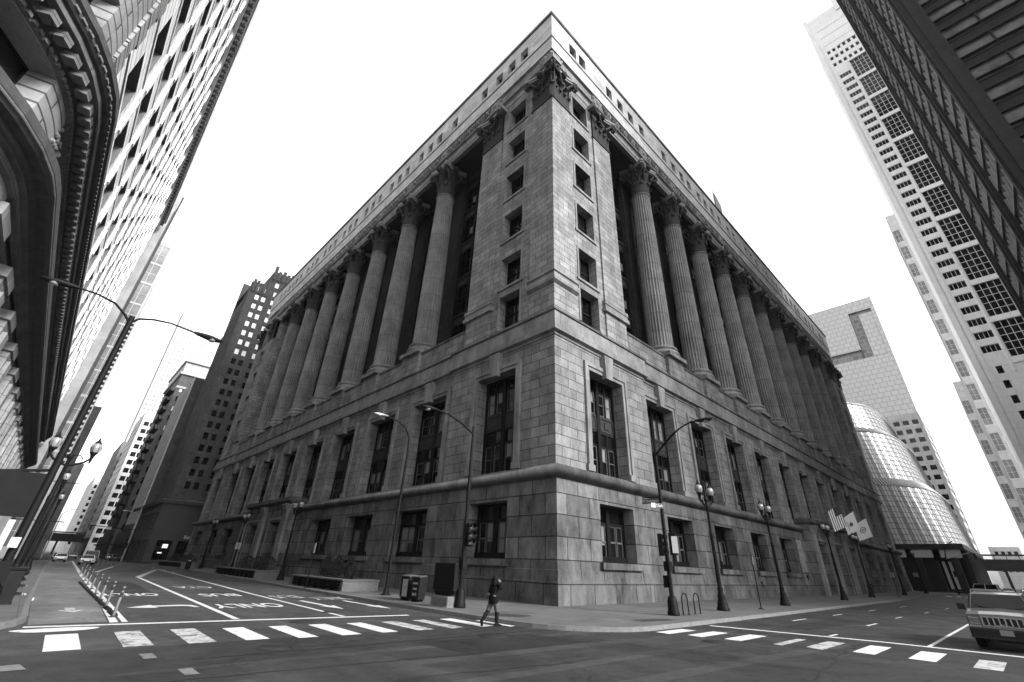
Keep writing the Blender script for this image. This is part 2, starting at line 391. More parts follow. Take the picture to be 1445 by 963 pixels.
V2={(w,s):win_tier2(w,s+9) for w in (4.7,5.0,5.5) for s in (1,2,3)}
SUR={w:surround(w,None) for w in (4.7,5.0,5.5)}
sill_m={}
for fr,L,B in WALLS:
    n=len(B); e=ENT[id(fr)]
    for i,c in enumerate(B):
        pav=i in(0,n-1); c1=c if not pav else (6.25 if i==0 else L-6.25); w=4.2 if pav else (4.4 if fr is FR else 5.4)
        inp=e[0]-2<c<e[1]+2
        if not inp:
            put(V1[(w,1+(i*7+(fr is FR))%3)],fr,c1,D1-1.05,2.34)
            if w not in sill_m: sill_m[w]=MB().use(S1).box(W,-w/2-.35,w/2+.35,0,.32,-.42,-.02).mesh('window_sill')
            obj('window_sill',sill_m[w],hall,fr.p(c1,D1,2.34),(0,0,RZ_L if fr is FL else RZ_R))
        ww=w2(i,n,fr); put(V2[(ww,1+(i*5)%3)],fr,c,(0 if pav else DJ)-1.15,8.1)
        obj('window_surround',SUR[ww],hall,fr.p(c,(0 if pav else DJ),8.1),(0,0,RZ_L if fr is FL else RZ_R))
# belt course with shadow fillets
mb=MB().use(S5)
mb.sweep([(0,17.75),(.10,17.8),(.10,18.0),(.42,18.08),(.46,18.5),(.28,18.56),(.28,19.75)],outline,True)
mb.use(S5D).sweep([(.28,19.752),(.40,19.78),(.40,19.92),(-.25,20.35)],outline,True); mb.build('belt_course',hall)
# ---- upper storeys : pavilions, recessed colonnade
ZT=52.2
def pavilion(m,fr,L,flip):
    U=(lambda a:a) if not flip else (lambda a:L-a)
    def bx(a,b,d0,d1,z0,z1): m.box(fr,min(U(a),U(b)),max(U(a),U(b)),d0,d1,z0,z1)
    wl,wr=(3.65,6.3) if fr is FR else (4.15,6.85)
    pl,pr2=(7.3,10.6) if fr is FR else (8.0,11.5)
    ops=[]
    for z in (23.9-3.4,28.35-3.4,34.0-3.4,39.7-3.4,45.3-3.4,50.9-3.4): ops.append((min(U(wl),U(wr)),max(U(wl),U(wr)),z,z+3.4,.95))
    m.use(S3); m.wall(fr,min(U(2.9),U(pl)),max(U(2.9),U(pl)),20.0,ZT,ops,-.16,.95)
    # corner pilaster face and inner pilaster
    m.wall(fr,min(U(0),U(2.9)),max(U(0),U(2.9)),20.0,ZT,[],0,0)
    for a in (2.9,): m.quad(fr.p(U(a),0,20),fr.p(U(a),-.16,20),fr.p(U(a),-.16,ZT),fr.p(U(a),0,ZT))
    bx(pl,pr2,-4.2,0.0,20.0,ZT)
    m.use(S5)
    for a,b in ((pl-.06,pr2+.1),):
        for z0,z1,dd in ((22.9,23.3,.26),(23.3,23.7,.13),(23.7,24.1,.2)): bx(a-dd,b+dd*.6,-.5,dd,z0,z1)
    if not flip and fr is FR:
        m.sweep([(-.2,22.6),(.05,22.62),(.3,22.8),(.34,23.05),(.30,23.25),(.12,23.3),(.12,23.65),(.26,23.72),(.26,23.95),(.04,24.15),(-.2,24.2)],[(0,3.0),(0,0),(3.0,0)])
        m.quad((-.34,3.0,22.6),(0.1,3.0,22.6),(0.1,3.0,24.2),(-.34,3.0,24.2))
    for o in ops:   # thin architraves round the small windows
        a,b,c,e=o[:4]
        for q in ((a-.22,a,c,e+.22),(b,b+.22,c,e+.22),(a,b,e,e+.22)): m.box(fr,q[0],q[1],-.16,-.08,q[2],q[3])
        if c>21: m.box(fr,a-.35,b+.35,-.16,-.02,c-.25,c)
    return ops
pops=[]
for fr,L,B in WALLS:
    for fl in (False,True):
        mb=MB()
        for o in pavilion(mb,fr,L,fl): pops.append((fr,(o[0]+o[1])/2,o[2]))
        mb.build('corner_pavilion_wall',hall)
m=MB().use(IRON); sash(m,-1.33,1.33,0,3.4,0,.14,.12); m.box(W,-1.19,1.19,0,.1,1.7,1.82); m.box(W,-.06,.06,0,.1,.14,3.26)
smallwin=(m.mesh('window'),[('pane',MB().use(GL).quad((-1.25,.01,.1),(1.25,.01,.1),(1.25,.01,3.3),(-1.25,.01,3.3)).mesh('pane'))])
for fr,c,z in pops: put(smallwin,fr,c,-.16-.9,z,'pavilion_window')
# recess: back wall, floor, soffit, parapet
REC=-4.0
bays=[]
mb=MB()
for fr,L,B in WALLS:
    a,b=(10.6,L-10.6) if fr is FR else (11.5,L-11.5)
    cols=[(B[i]+B[i+1])/2 for i in range(1,len(B)-2)]; edges=[a]+[c for c in cols]+[b]; ops=[]
    for i in range(len(edges)-1):
        l=edges[i]+(.25 if i==0 else 1.05); r=edges[i+1]-(.25 if i==len(edges)-2 else 1.05); ops.append((l,r,22.4,51.2)); bays.append((fr,(l+r)/2,r-l))
    mb.use(SSG).wall(fr,a,b,20,ZT,ops,REC,.5)
    mb.use(S5).box(fr,a,b,-4.0,-.05,19.9,20.12)
    mb.use(S2).box(fr,a,b,-.55,-.22,20.0,22.1); mb.use(S5D).box(fr,a,b,-.62,-.14,22.1,22.32)
    for c in cols:
        mb.use(S2).box(fr,c-1.72,c+1.72,-3.0,.12,20.0,22.28)
        mb.use(SSG).box(fr,c-1.05,c+1.05,REC-.01,REC+.55,22.0,ZT)   # pilaster behind the column
mb.build('colonnade_back_wall',hall)
def bay_mesh(w,seed):
    rnd=random.Random(seed); m=MB(); g=MB().use(GL); b=MB().use(BLIND); x=[-w/2,-w/2+w*.3,w/2-w*.3,w/2]
    m.use(IRON)
    for q in x: m.box(W,q-.16,q+.16,0,.3,0,28.8)
    for k in range(6):
        z=k*5.65-.9
        if z+1.3<28.8:
            m.use(SPAN); m.box(W,-w/2,w/2,.02,.22,max(0,z),z+1.35); m.box(W,-w/2,w/2,.02,.42,z+1.15,z+1.35)
            for i in range(3): sash(m,x[i]+.3,x[i+1]-.3,max(.05,z+.12),z+1.0,.22,.09,.06)
        z0=z+1.35; z1=min(28.8,z+5.65)
        if z1-z0<.5: continue
        for i in range(3):
            a0,a1=x[i]+.16,x[i+1]-.16; m.use(IRON); sash(m,a0,a1,z0,z1,.0,.08,.12); m.box(W,a0,a1,.0,.1,z0+2.6,z0+2.75); m.box(W,a0,a1,.0,.09,z0+1.25,z0+1.33)
            am=(a0+a1)/2; m.box(W,am-.05,am+.05,0,.1,z0,z1)
            if rnd.random()<.5: b.quad((a0+.15,.015,z0+1.3),(am-.1,.015,z0+1.3),(am-.1,.015,z0+2.55),(a0+.15,.015,z0+2.55))
            if rnd.random()<.4: b.quad((am+.1,.015,z0+.1),(a1-.15,.015,z0+.1),(a1-.15,.015,z0+2.55),(am+.1,.015,z0+2.55))
    g.quad((-w/2,.01,0),(w/2,.01,0),(w/2,.01,28.8),(-w/2,.01,28.8))
    return m.mesh('window_bay'),[('pane',merge(g,b).mesh('pane'))]
bm_={}
for i,(fr,c,w) in enumerate(bays):
    k=(round(w,1),i%3)
    if k not in bm_: bm_[k]=bay_mesh(w,i+40)
    put(bm_[k],fr,c,REC-.4,22.4,'window_bay')
# ---- fluted column
def shaft_mesh():
    m=MB().use(S4); NF=24; K=6; zs=[0,.15,1.2]+[1.2+i*(21.4/12) for i in range(1,13)]+[22.8,23.0]; n=NF*K; vs=[];fs=[]
    for z in zs:
        t=z/23.0; r=1.36-.20*t**1.5; fl=.095 if .1<z<22.9 else 0
        for i in range(n):
            a=2*PI*i/n; ph=(i%K)/K; dd=[0,.0,.6,1,1,.6][i%K]
            rr=r-fl*dd*1.35; vs.append((rr*math.cos(a),rr*math.sin(a),z))
    for j in range(len(zs)-1):
        for i in range(n): fs.append((j*n+i,j*n+(i+1)%n,(j+1)*n+(i+1)%n,(j+1)*n+i))
    m.add(vs,fs,False)
    m.lathe([(1.17,22.95),(1.27,23.0),(1.30,23.08),(1.27,23.16),(1.15,23.2)],32)
    return m.mesh('column')
def base_mesh():
    m=MB().use(S5); m.box(W,-1.85,1.85,-1.85,1.85,-1.62,-1.15)
    m.lathe([(1.5,-1.15),(1.82,-1.1),(1.9,-.9),(1.82,-.68),(1.62,-.62),(1.55,-.5),(1.55,-.42),(1.66,-.36),(1.72,-.2),(1.62,-.06),(1.44,0),(1.36,.05)],36); return m.mesh('column_base')
def leaf(m,ang,r0,z0,h,w,curl,wall=None):
    """acanthus leaf: a bent, ribbed tongue that curls over at the tip"""
    S=[(0,0,.8),(.06,.35,1.0),(.10,.65,1.0),(.2,.88,.9),(.42,1.0,.72),(.66,.94,.5),(.72,.78,.22)]
    vs=[];fs=[];c,s=math.cos(ang),math.sin(ang)
    for o,zz,ww in S:
        for k,(q,bulge) in enumerate(((-1,-.06),(-.5,.05),(0,.0),(.5,.05),(1,-.06))):
            rr=r0+o*curl+bulge; t=q*w/2*ww*(1+.12*math.sin(zz*19)); vs.append((c*rr-s*t,s*rr+c*t,z0+zz*h))
        
    for j in range(len(S)-1):
        for k in range(4): fs.append((j*5+k,j*5+k+1,(j+1)*5+k+1,(j+1)*5+k))
    m.add(vs,fs,True)
def capital_mesh():
    m=MB().use(SCAP); m.lathe([(1.1,0),(1.12,1.2),(1.2,2.4),(1.42,3.3),(1.62,3.75)],32)
    for i in range(8): leaf(m,R(45*i),1.14,.05,1.55,.95,.62)
    for i in range(8): leaf(m,R(45*i+22.5),1.18,.6,2.25,.9,.72)
    for i in range(4):
        a=R(45+90*i); c,s=math.cos(a),math.sin(a)
        for side in (-1,1):
            pts=[];rs=[]
            for k in range(19):   # stalk then spiral
                if k<6: r=1.25+.16*k; z=2.0+.33*k-.012*k*k; pts.append((r,z)); rs.append(.16)
                else:
                    t=(k-6)/12; q=R(110-430*t); rad=.5*(1-t)+.09; pts.append((2.12+rad*math.cos(q),3.05+rad*math.sin(q))); rs.append(.13-.05*t)
            off=side*.13
            m.tube([(c*r-s*off*(1+(1-min(1,k/6))*2.2),s*r+c*off*(1+(1-min(1,k/6))*2.2),z) for k,(r,z) in enumerate(pts)],rs,6)
        m.sphere((c*2.12,s*2.12,3.05),.2,8,6)
        b=R(90*i); cc,ss=math.cos(b),math.sin(b)
        m.sphere((cc*1.75,ss*1.75,4.0),.42,10,6,(1,1,1)); leaf(m,b,1.35,2.3,1.5,.5,.4)
        for side in (-1,1): m.sphere((cc*1.62-ss*.5*side,ss*1.62+cc*.5*side,3.2),.22,8,6)
    m.use(SORN)
    for z0,z1,e in ((3.75,3.98,0),(3.98,4.3,.1)):   # concave-sided abacus
        top=[]
        for i in range(4):
            for k in range(7):
                t=k/6; a0=R(45+90*i); a1=R(135+90*i); p0=Vector((math.cos(a0),math.sin(a0)))*(2.62+e); p1=Vector((math.cos(a1),math.sin(a1)))*(2.62+e)
                p=p0.lerp(p1,.06+.88*t); d=1-.20*math.sin(PI*t); top.append(p*d)
        n=len(top); m.add([(p.x,p.y,z0) for p in top]+[(p.x,p.y,z1) for p in top],[tuple(range(n)),tuple(range(n,2*n))]+[(i,(i+1)%n,n+(i+1)%n,n+i) for i in range(n)])
    return m.mesh('capital')
def pil_capital(w,half=False,dep=.9):
    """flat capital of a pilaster: leaves, corner scrolls and abacus"""
    m=MB().use(SCAP); m.box(W,-w/2,w/2,-.4,.12,0,3.8); m.box(W,-w/2-.12,w/2+.12,-.3,.22,-.12,.06)
    def fleaf(x,z0,h,lw,curl):
        S=[(0,0,.8),(.06,.4,1),(.12,.7,1),(.3,.95,.85),(.62,1.0,.6),(.72,.8,.25)]; vs=[];fs=[]
        for o,zz,ww in S:
            for q,bu in ((-1,-.05),(-.5,.06),(0,0),(.5,.06),(1,-.05)): vs.append((x+q*lw/2*ww,.12+o*curl+bu,z0+zz*h))
        for j in range(5):
            for k in range(4): fs.append((j*5+k,j*5+k+1,(j+1)*5+k+1,(j+1)*5+k))
        m.add(vs,fs,True)
    for k in range(4): fleaf(-w/2+w*(k+.5)/4,.05,1.5,w/4.2,.6)
    for k in range(3): fleaf(-w/2+w*(k+1)/4,.6,2.2,w/4.2,.75)
    for s in (-1,1):
        for side in (0,.28):
            pts=[];rs=[]
            for k in range(17):
                if k<5: pts.append((s*(w*.12+k*w*.085),.3+k*.1+side,2.2+.3*k)); rs.append(.14)
                else:
                    t=(k-5)/11; q=R(110-400*t); rad=.46*(1-t)+.09; pts.append((s*(w/2+.05+rad*math.cos(q)),.72+side,3.1+rad*math.sin(q))); rs.append(.13-.04*t)
            m.tube(pts,rs,6)
        m.sphere((s*(w/2+.05),.95,3.1),.2,8,6)
    m.sphere((0,.6,3.95),.4,10,6)
    m.use(SORN); 
    n=9; f0=[(-w/2-.55+ (w+1.1)*k/(n-1), .95-.5*math.sin(PI*k/(n-1))) for k in range(n)]
    for z0,z1,e in ((3.78,4.0,0),(4.0,4.3,.1)):
        P=[(-w/2-.55,-.4)]+[(x,y+e) for x,y in f0]+[(w/2+.55,-.4)]; q=len(P)
        m.add([(x,y,z0) for x,y in P]+[(x,y,z1) for x,y in P],[tuple(range(q)),tuple(range(q,2*q))]+[(i,(i+1)%q,q+(i+1)%q,q+i) for i in range(q)])
    return m.mesh('pilaster_capital')
DC=-1.35; ZB=23.9; SH=shaft_mesh(); BA=base_mesh(); CA=capital_mesh()
col0=obj('column',SH,hall,FR.p(0,DC,ZB)); obj('column_base',BA,col0,(0,0,0)); CAPO=obj('capital',CA,col0,(0,0,23.1)); CAPO.scale=(1,1,1.186)
# capital occupies ZB+23.4 .. ZB+28
first=True
for fr,L,B in WALLS:
    for i in range(1,len(B)-2):
        c=(B[i]+B[i+1])/2; p=fr.p(c,DC,ZB)
        if first: col0.location=p; first=False
        else: tree_copy(col0,hall,p,(0,0,R(90*random.randint(0,3))))
ZC=ZB+23.1
for fr,L,B in WALLS:
    a,b=(7.3,10.6) if fr is FR else (8.0,11.5); me=pil_capital(b-a); rz=RZ_L if fr is FL else RZ_R
    for cx in ((a+b)/2,L-(a+b)/2): obj('pilaster_capital',me,hall,fr.p(cx,-.1,ZC),(0,0,rz)).scale=(1,1,1.186)
    me2=pil_capital(2.95)
    for cx in (1.48,L-1.48): obj('pilaster_capital',me2,hall,fr.p(cx,-.1,ZC),(0,0,rz)).scale=(1,1,1.186)
# corner scroll standing on the very corner of the building
m=MB().use(SCAP)
for i in (225,):
    a=R(i); c,s=math.cos(a),math.sin(a)
    for side in (-1,1):
        pts=[(c*r-s*side*.15,s*r+c*side*.15,z) for r,z in [(.2,1.6),(.5,2.3),(.8,2.8)]+[(1.0+(.5*(1-t)+.09)*math.cos(R(110-430*t)),3.1+(.5*(1-t)+.09)*math.sin(R(110-430*t))) for t in [k/12 for k in range(13)]]]
        m.tube(pts,.13,6)
    leaf(m,a,.1,0.0,1.6,.8,.75); leaf(m,a,.1,.7,2.2,.8,.9)
m.use(SORN); m.wbox(-1.15,.3,-1.15,.3,3.8,4.3)
m.build('corner_scroll',hall,loc=(0,0,ZC)).scale=(1,1,1.186)
# ---- entablature, frieze, cornice, attic
mb=MB().use(SSG)
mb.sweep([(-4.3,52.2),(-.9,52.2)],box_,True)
mb.use(S5).sweep([(-.9,52.2),(-.34,52.2),(-.34,52.62),(-.26,52.66),(-.26,53.45),(-.2,53.5),(-.2,53.6),(-.32,53.62),(-.32,53.72),(.05,53.78),(.05,53.98),(-.3,54.02),(-.3,55.9),(.0,56.0)],box_,True)
mb.use(S6).sweep([(.0,56.0),(.02,56.02),(.02,58.2),(-.16,58.22),(-.16,58.42),(.12,58.44)],box_,True)
mb.build('entablature',hall)
mb=MB().use(S6); AW=[]
AR=[3.24,5.18,11.17,13.85,16.52,19.46,26.03,29.14,31.89,34.47,38.16,40.66,43.41,46.5,50.4,53.1,59.07,61.89,64.69,70.91,74.13,76.74,79.69,82.97,86.39,89.17,91.88,97.5,100.4,103.2,109.5,112]
AL=[3.9,6.2,8.65,11.7,18.45]+[48.9+9.25*(i-3)+k*2.6-.7+4.6 for i in range(-1,6) for k in (-1,0,1)]
AL=[3.9,6.2,8.65,11.7,18.45]+[c+k*2.55-.9 for c in BL_[2:9] for k in (-1,0,1)]+[LY-13,LY-10,LY-7]
for fr,L,lst in ((FR,LX,AR),(FL,LY,AL)):
    ops=[(u,u+1.35,58.85,60.95,.7) for u in lst]; mb.wall(fr,-.12,L+.12,58.43,62.8,ops,.12,.7); AW+=[(fr,u+.675) for u in lst]
mb.use(S5D).sweep([(0,62.8),(.26,62.82),(.26,62.95)],box_,True); mb.use(S5).sweep([(.26,62.95),(.32,63.0),(.32,63.25),(-1.5,63.3)],box_,True)  # dark stone under the coping paints in its shade line
mb.build('attic_wall',hall)
m=MB().use(IRON); sash(m,-.68,.68,0,2.1,0,.08,.08); m.box(W,-.6,.6,0,.07,1.0,1.07)
aw=(m.mesh('attic_window'),[('pane',MB().use(GL).quad((-.65,.01,.05),(.65,.01,.05),(.65,.01,2.05),(-.65,.01,2.05)).mesh('pane'))])
for fr,u in AW: put(aw,fr,u,-.5,58.85,'attic_window')
MB().use(S6).wbox(.5,LX-.5,.5,LY-.5,62.9,63.0).build('roof',hall)
m=MB().use(S3); m.quad((LX-5,0.5,0),(LX-5,LY,0),(LX-5,LY,62.9),(LX-5,.5,62.9)); m.quad((.5,LY-5,0),(LX,LY-5,0),(LX,LY-5,62.9),(.5,LY-5,62.9)); m.build('rear_wall',hall)
m=MB().use(SSG); m.quad((5.6,5.6,0),(LX-5,5.6,0),(LX-5,5.6,62),(5.6,5.6,62)); m.quad((5.6,5.6,0),(5.6,LY-5,0),(5.6,LY-5,62),(5.6,5.6,62)); m.build('inner_wall',hall)
# frieze ornament: rosettes, scrolls, cartouches over the columns
def orn(seed,w,h):
    m=MB().use(SORN); r=random.Random(seed)
    n=int(w/.95)
    for i in range(n):
        x=-w/2+w*(i+.5)/n
        if i%2: m.tube([(x+.40*math.cos(q)*(1-.5*k/14),.10,h/2+.5*math.sin(q)*(1-.5*k/14)) for k,q in [(k,R(20+k*38)) for k in range(15)]],.085,5)
        else:
            m.tube([(x-.42,.1,h*.18),(x-.15,.16,h*.42),(x+.1,.16,h*.6),(x+.42,.1,h*.86)],[.1,.14,.14,.08],5); m.tube([(x-.36,.1,h*.85),(x-.1,.12,h*.62),(x+.2,.12,h*.3)],.09,5)
    return m.mesh('frieze_ornament')
def cart(seed=0,w=2.0,h=1.45):
    m=MB().use(SORN)
    for i in range(9):
        a=R(40*i); m.sphere((math.cos(a)*w*.3,.1,h/2+math.sin(a)*h*.33),.26,7,5)
    m.sphere((0,.14,h/2),.4,10,6); m.box(W,-w/2,w/2,-.1,.1,.02,h-.03)
    for s in (-1,1):
        m.sphere((s*w*.4,.12,h*.25),.24,7,5); m.sphere((s*w*.4,.12,h*.75),.24,7,5)
    return m.mesh('frieze_cartouche')
CT=cart(); ORN={}
for fr,L,B in WALLS:
    rz=RZ_L if fr is FL else RZ_R; cols=[(B[i]+B[i+1])/2 for i in range(1,len(B)-2)]; pil=9.0 if fr is FR else 9.8
    pts=[1.1,pil]+cols+[L-pil,L-1.1]
    for u in pts: obj('frieze_cartouche',CT,hall,fr.p(u,-.3,54.05),(0,0,rz)).scale=(1,1.0,1.25)
    for a,b in zip(pts[1:-1],pts[2:-1]):
        w=b-a-2.3; k=round(w,1)
        ORN.setdefault(k,None) or ORN.update({k:orn(0,w,1.45)}); obj('frieze_ornament',ORN[k],hall,fr.p((a+b)/2,-.30,54.05),(0,0,rz)).scale=(1,1.8,1.25)
# ---- entrance porches
def porch(fr,u0,u1,doors,name):
    root=obj(name,None,hall,fr.p((u0+u1)/2,0,0),(0,0,RZ_L if fr is FL else RZ_R))
    hw=(u1-u0)/2; m=MB().use(S1)
    n=doors; pitch=2*hw/n; dw=pitch*.42
    f0=F((0,0,0),(1,0,0),(0,1,0))
    ops=[(-hw+pitch*(i+.5)-dw/2,-hw+pitch*(i+.5)+dw/2,.12,5.9,1.8) for i in range(n)]
    m.wall(f0,-hw,hw,0,8.3,ops,1.5,1.8)
    for s in (-1,1): m.quad((s*hw,0,0),(s*hw,1.5,0),(s*hw,1.5,8.3),(s*hw,0,8.3))
    m.use(S5D); m.box(W,-hw-.3,hw+.3,-.2,2.0,8.3,8.75); m.box(W,-hw-.15,hw+.15,-.2,1.75,8.1,8.3)
    m.use(S5)
    for i in range(n+1):
        x=-hw+pitch*i; x=min(max(x,-hw+.5),hw-.5)
        m.box(W,x-.5,x+.5,1.5,1.85,0,7.4)
        for k in range(4): m.box(W,x-.62,x+.62,1.5,1.95+.1*k,7.0+.24*k,7.18+.24*k)
    for o in ops:
        for q in ((o[0]-.45,o[0]-.25),(o[1]+.25,o[1]+.45)): m.box(W,q[0],q[1],1.5,1.6,.0,6.2)
        m.box(W,o[0]-.45,o[1]+.45,1.5,1.62,6.2,6.45)
    me=m.mesh('porch_wall'); obj('porch_wall',me,root)
    for o in ops:
        c=(o[0]+o[1])/2; d=MB().use(IRON); w=o[1]-o[0]; sash(d,-w/2,w/2,0,5.78,0,.12,.12); d.box(W,-.08,.08,0,.12,0,3.4); d.box(W,-w/2,w/2,0,.14,3.4,3.6)
        d.use(GL).quad((-w/2,.02,0),(w/2,.02,0),(w/2,.02,5.78),(-w/2,.02,5.78)); obj('door',d.mesh('door'),root,(c,-.2,.12))
    return root
porch(FR,48.5,72.5,3,'entrance_porch'); porch(FL,42.5,59.5,2,'entrance_porch')
# carved relief panel beside the east entrance
m=MB().use(SORN); rr=random.Random(5); m.box(W,-.95,.95,0,.08,0,3.6)
for i in range(46): m.sphere((rr.uniform(-.75,.75),.08,rr.uniform(.25,3.35)),rr.uniform(.1,.22),7,5,(1,.5,1.3))
m.build('relief_panel',hall,loc=FR.p(46.3,D1,2.5),rot=(0,0,RZ_R))
m=MB().use(IRON); m.box(W,-.16,.16,0,.12,0,.5)
for u,z in ((22.2,2.45),(46.4,1.65),(30.9,.9)): m.build('wall_vent',hall,loc=FR.p(u,D1+.05,z),rot=(0,0,RZ_R))
# ================================================================= GROUND
def st(mb,name,**k): return mb.build(name,None,kind='structure',**k)
ASP=asphalt('asphalt',.036); ASP2=asphalt('asphalt_cross',.024); CONC=slabs('sidewalk_concrete',.09); CONCK=mat('kerb_concrete',.11,.85,0,.3,4,.3,world=True)
BIKE=asphalt('bike_lane_surface',.085); PNT=paint('road_paint',.52,.5); PNTW=paint('worn_road_paint',.40,1.4); PNTF=paint('faded_paint',.14,1.2); TAR=mat('tar_seam',.018,.5,0,.2,5,world=True)
m=MB().use(mat('far_ground',.05,.9,0,.3,.05,world=True)).quad((-690,-690,-.30),(1290,-690,-.30),(1290,1290,-.30),(-690,1290,-.30)); st(m,'ground')
def kN(y): return -8.4+.04*y
def kS(y): return -22.4+.025*y
def kW(x): return -8.7+.012*x
def kE(x): return -23.2+.0*x
m=MB().use(ASP)
m.quad((-60,-23.2,-.15),(-22.4,-23.2,-.15),(-22.4,-4,-.15),(-60,-4,-.15)) if 0 else None
m.quad((-24.5,-4,-.15),(-6,-4,-.15),(kN(420)+1,420,-.15),(kS(420)-1,420,-.15)); st(m,'washington_road'.replace('washington_','side_'))
m=MB().use(ASP2); m.quad((-200,-24,-.15),(420,-24,-.15),(420,-6,-.15),(-200,-6,-.15)); m.quad((-24.5,-6.0,-.151),(-6,-6.0,-.151),(-6,-3.9,-.151),(-24.5,-3.9,-.151)); st(m,'road')
# sidewalks with rounded corners
def walk(pts,name,z=0.0):
    m=MB().use(CONC); n=len(pts); m.add([(x,y,z) for x,y in pts],[tuple(range(n))]); st(m,name)
def kerb(pts,name):
    m=MB().use(CONCK); m.sweep([(-.16,-.02),(-.16,.004),(0,.004),(.02,-.16)],pts); st(m,name)
def arc(cx,cy,r,a0,a1,n=10): return [(cx+r*math.cos(R(a0+(a1-a0)*i/n)),cy+r*math.sin(R(a0+(a1-a0)*i/n))) for i in range(n+1)]
nk=[(kN(130),112),(kN(60),60),(kN(20),20),(kN(2),2)]+arc(-4.2,-4.5,4.2,180,270)[1:]+[(7,kW(7)),(50,kW(50)),(125,kW(125))]
walk(nk+[(125,.0),(0,0),(0,112)],'sidewalk'); kerb(nk,'kerb')
sk=[(kS(112),112),(kS(60),60),(kS(8),8)]+arc(-27,3.2,4.75,0,-90)[0:]+[(-60,-1.5)]
walk(sk+[(-60,112)],'sidewalk'); kerb(sk[::-1],'kerb')
ek=[(125,-23.4),(-60,-23.4)]
walk([(125,-23.4),(-60,-23.4),(-60,-60),(125,-60)],'sidewalk'); kerb(ek,'kerb')
# far blocks' pavements
walk([(-7,134),(60,134),(60,420),(6,420)],'sidewalk'); walk([(-60,134),(kS(134),134),(kS(420),420),(-60,420)],'sidewalk')
walk([(141,-9.5),(141,60),(420,60),(420,-9)],'sidewalk'); walk([(140,-23),(420,-23),(420,-60),(140,-60)],'sidewalk')
# ---- painted markings (4 mm sheets)
ZP=-.143
def strip(a,b,w,name='lane_marking',mt=PNT,z=ZP):
    a,b=Vector(a),Vector(b); n=Vector((-(b-a).y,(b-a).x)).normalized()*w/2
    m=MB().use(mt).quad((a.x+n.x,a.y+n.y,z),(b.x+n.x,b.y+n.y,z),(b.x-n.x,b.y-n.y,z),(a.x-n.x,a.y-n.y,z)); return st(m,name)
def patch(pts,name='crosswalk_marking',mt=PNT,z=ZP): m=MB().use(mt); m.add([(x,y,z) for x,y in pts],[tuple(range(len(pts)))]); return st(m,name)
strip((-22.3,1.35),(-16.2,.72),.32,'stop_line'); strip((-16.2,.72),(-10,.0),.32,'stop_line'); strip((-10,0),(-7.6,-1.6),.3,'stop_line') if 0 else None
for k,(x0,x1,y0,y1,mt) in enumerate([(-21.85,-21.18,-.73,-3.7,PNT),(-20.4,-19.78,-.75,-3.8,PNTW),(-19.05,-18.4,-.85,-3.95,PNTW),(-17.7,-17.08,-1.2,-4.05,PNT),(-17.0+.65,-15.78,-1.35,-4.3,PNT),(-15.05,-14.42,-1.45,-4.38,PNT),(-13.7,-13.1,-1.6,-4.4,PNT),(-12.35,-11.7,-1.73,-4.47,PNTW),(-10.98,-10.38,-1.77,-4.55,PNTW),(-9.68,-9.05,-1.83,-4.67,PNT),(-8.6,-8.1,-2.9,-5.1,PNT),(-7.6,-7.2,-3.1,-5.3,PNT)]):
    patch([(x0,y0),(x1,y0),(x1-.1,y1),(x0-.1,y1)],mt=mt)
strip((-1.5,-8.2),(.1,-11.2),.3,'stop_line') if 0 else None
strip((.0,-9.0),(1.15,-15.2),.3,'stop_line'); strip((1.15,-15.2),(1.3,-22.9),.3,'stop_line')
for k,(x0,x1,y0,y1,mt) in enumerate([(-4.8,-2.9,-7.6,-8.2,PNTW),(-4.65,-2.6,-9.0,-9.6,PNT),(-4.28,-2.1,-10.1,-10.7,PNT),(-4.0,-1.6,-11.35,-11.95,PNT),(-3.7,-1.2,-12.9,-13.2,PNTW),(-3.45,-.8,-13.8,-14.35,PNTW),(-3.07,-.52,-15.05,-15.65,PNT),(-3.0,-.5,-16.45,-17.1,PNT),(-3.2,-1.0,-17.9,-18.5,PNTW)]):
    patch([(x0,y0),(x1,y0),(x1+.05,y1),(x0-.05,y1)],mt=mt)
strip((-16.62,1.2),(-14.77,39),.22); strip((-12.75,.6),(-12.1,14.5),.18); strip((-12.1,14.5),(-8.64,69),.2)
strip((-14.77,39),(-9.3,66),.5,'lane_marking',PNTW)
strip((-20.15,1.7),(-19.71,11),.22); strip((-19.71,11),(-18.8,38),.22); strip((-18.8,38),(-15.6,121),.3)
strip((-19.86,1.7),(-19.55,11),.16); strip((-19.55,11),(-18.6,40),.14)
strip((-16.9,52),(-12.8,79),.3); 
for y in (55,63,75,90): strip((-11.2+.04*y,y),(-11.1+.04*(y+3),y+3),.14)
patch([(-22.2,2.0),(-20.3,2.0),(-19.85,11),(-18.95,38),(-15.9,118),(-19.2,118),(-21.6,38),(-22.1,11)],'bike_lane',BIKE,-.147)
for (x,y,l) in ((7.2,-10.2,2.3),(14.5,-10.3,2.2),(23.2,-10.5,2.5),(33.6,-10.8,3.4),(8.5,-13.22,2.3),(1.16,-13.38,1.1),(16.7,-13.1,2.2),(26,-13.4,2),(36,-13.6,3)): strip((x,y),(x+l,y),.12)
strip((1.3,-16.45),(45,-16.45),.13); strip((18.4,-7.95),(50,-7.75),.1)
for i in range(7): patch([(92,-6.9-1.35*i),(96,-6.9-1.35*i),(96,-7.6-1.35*i),(92,-7.6-1.35*i)])
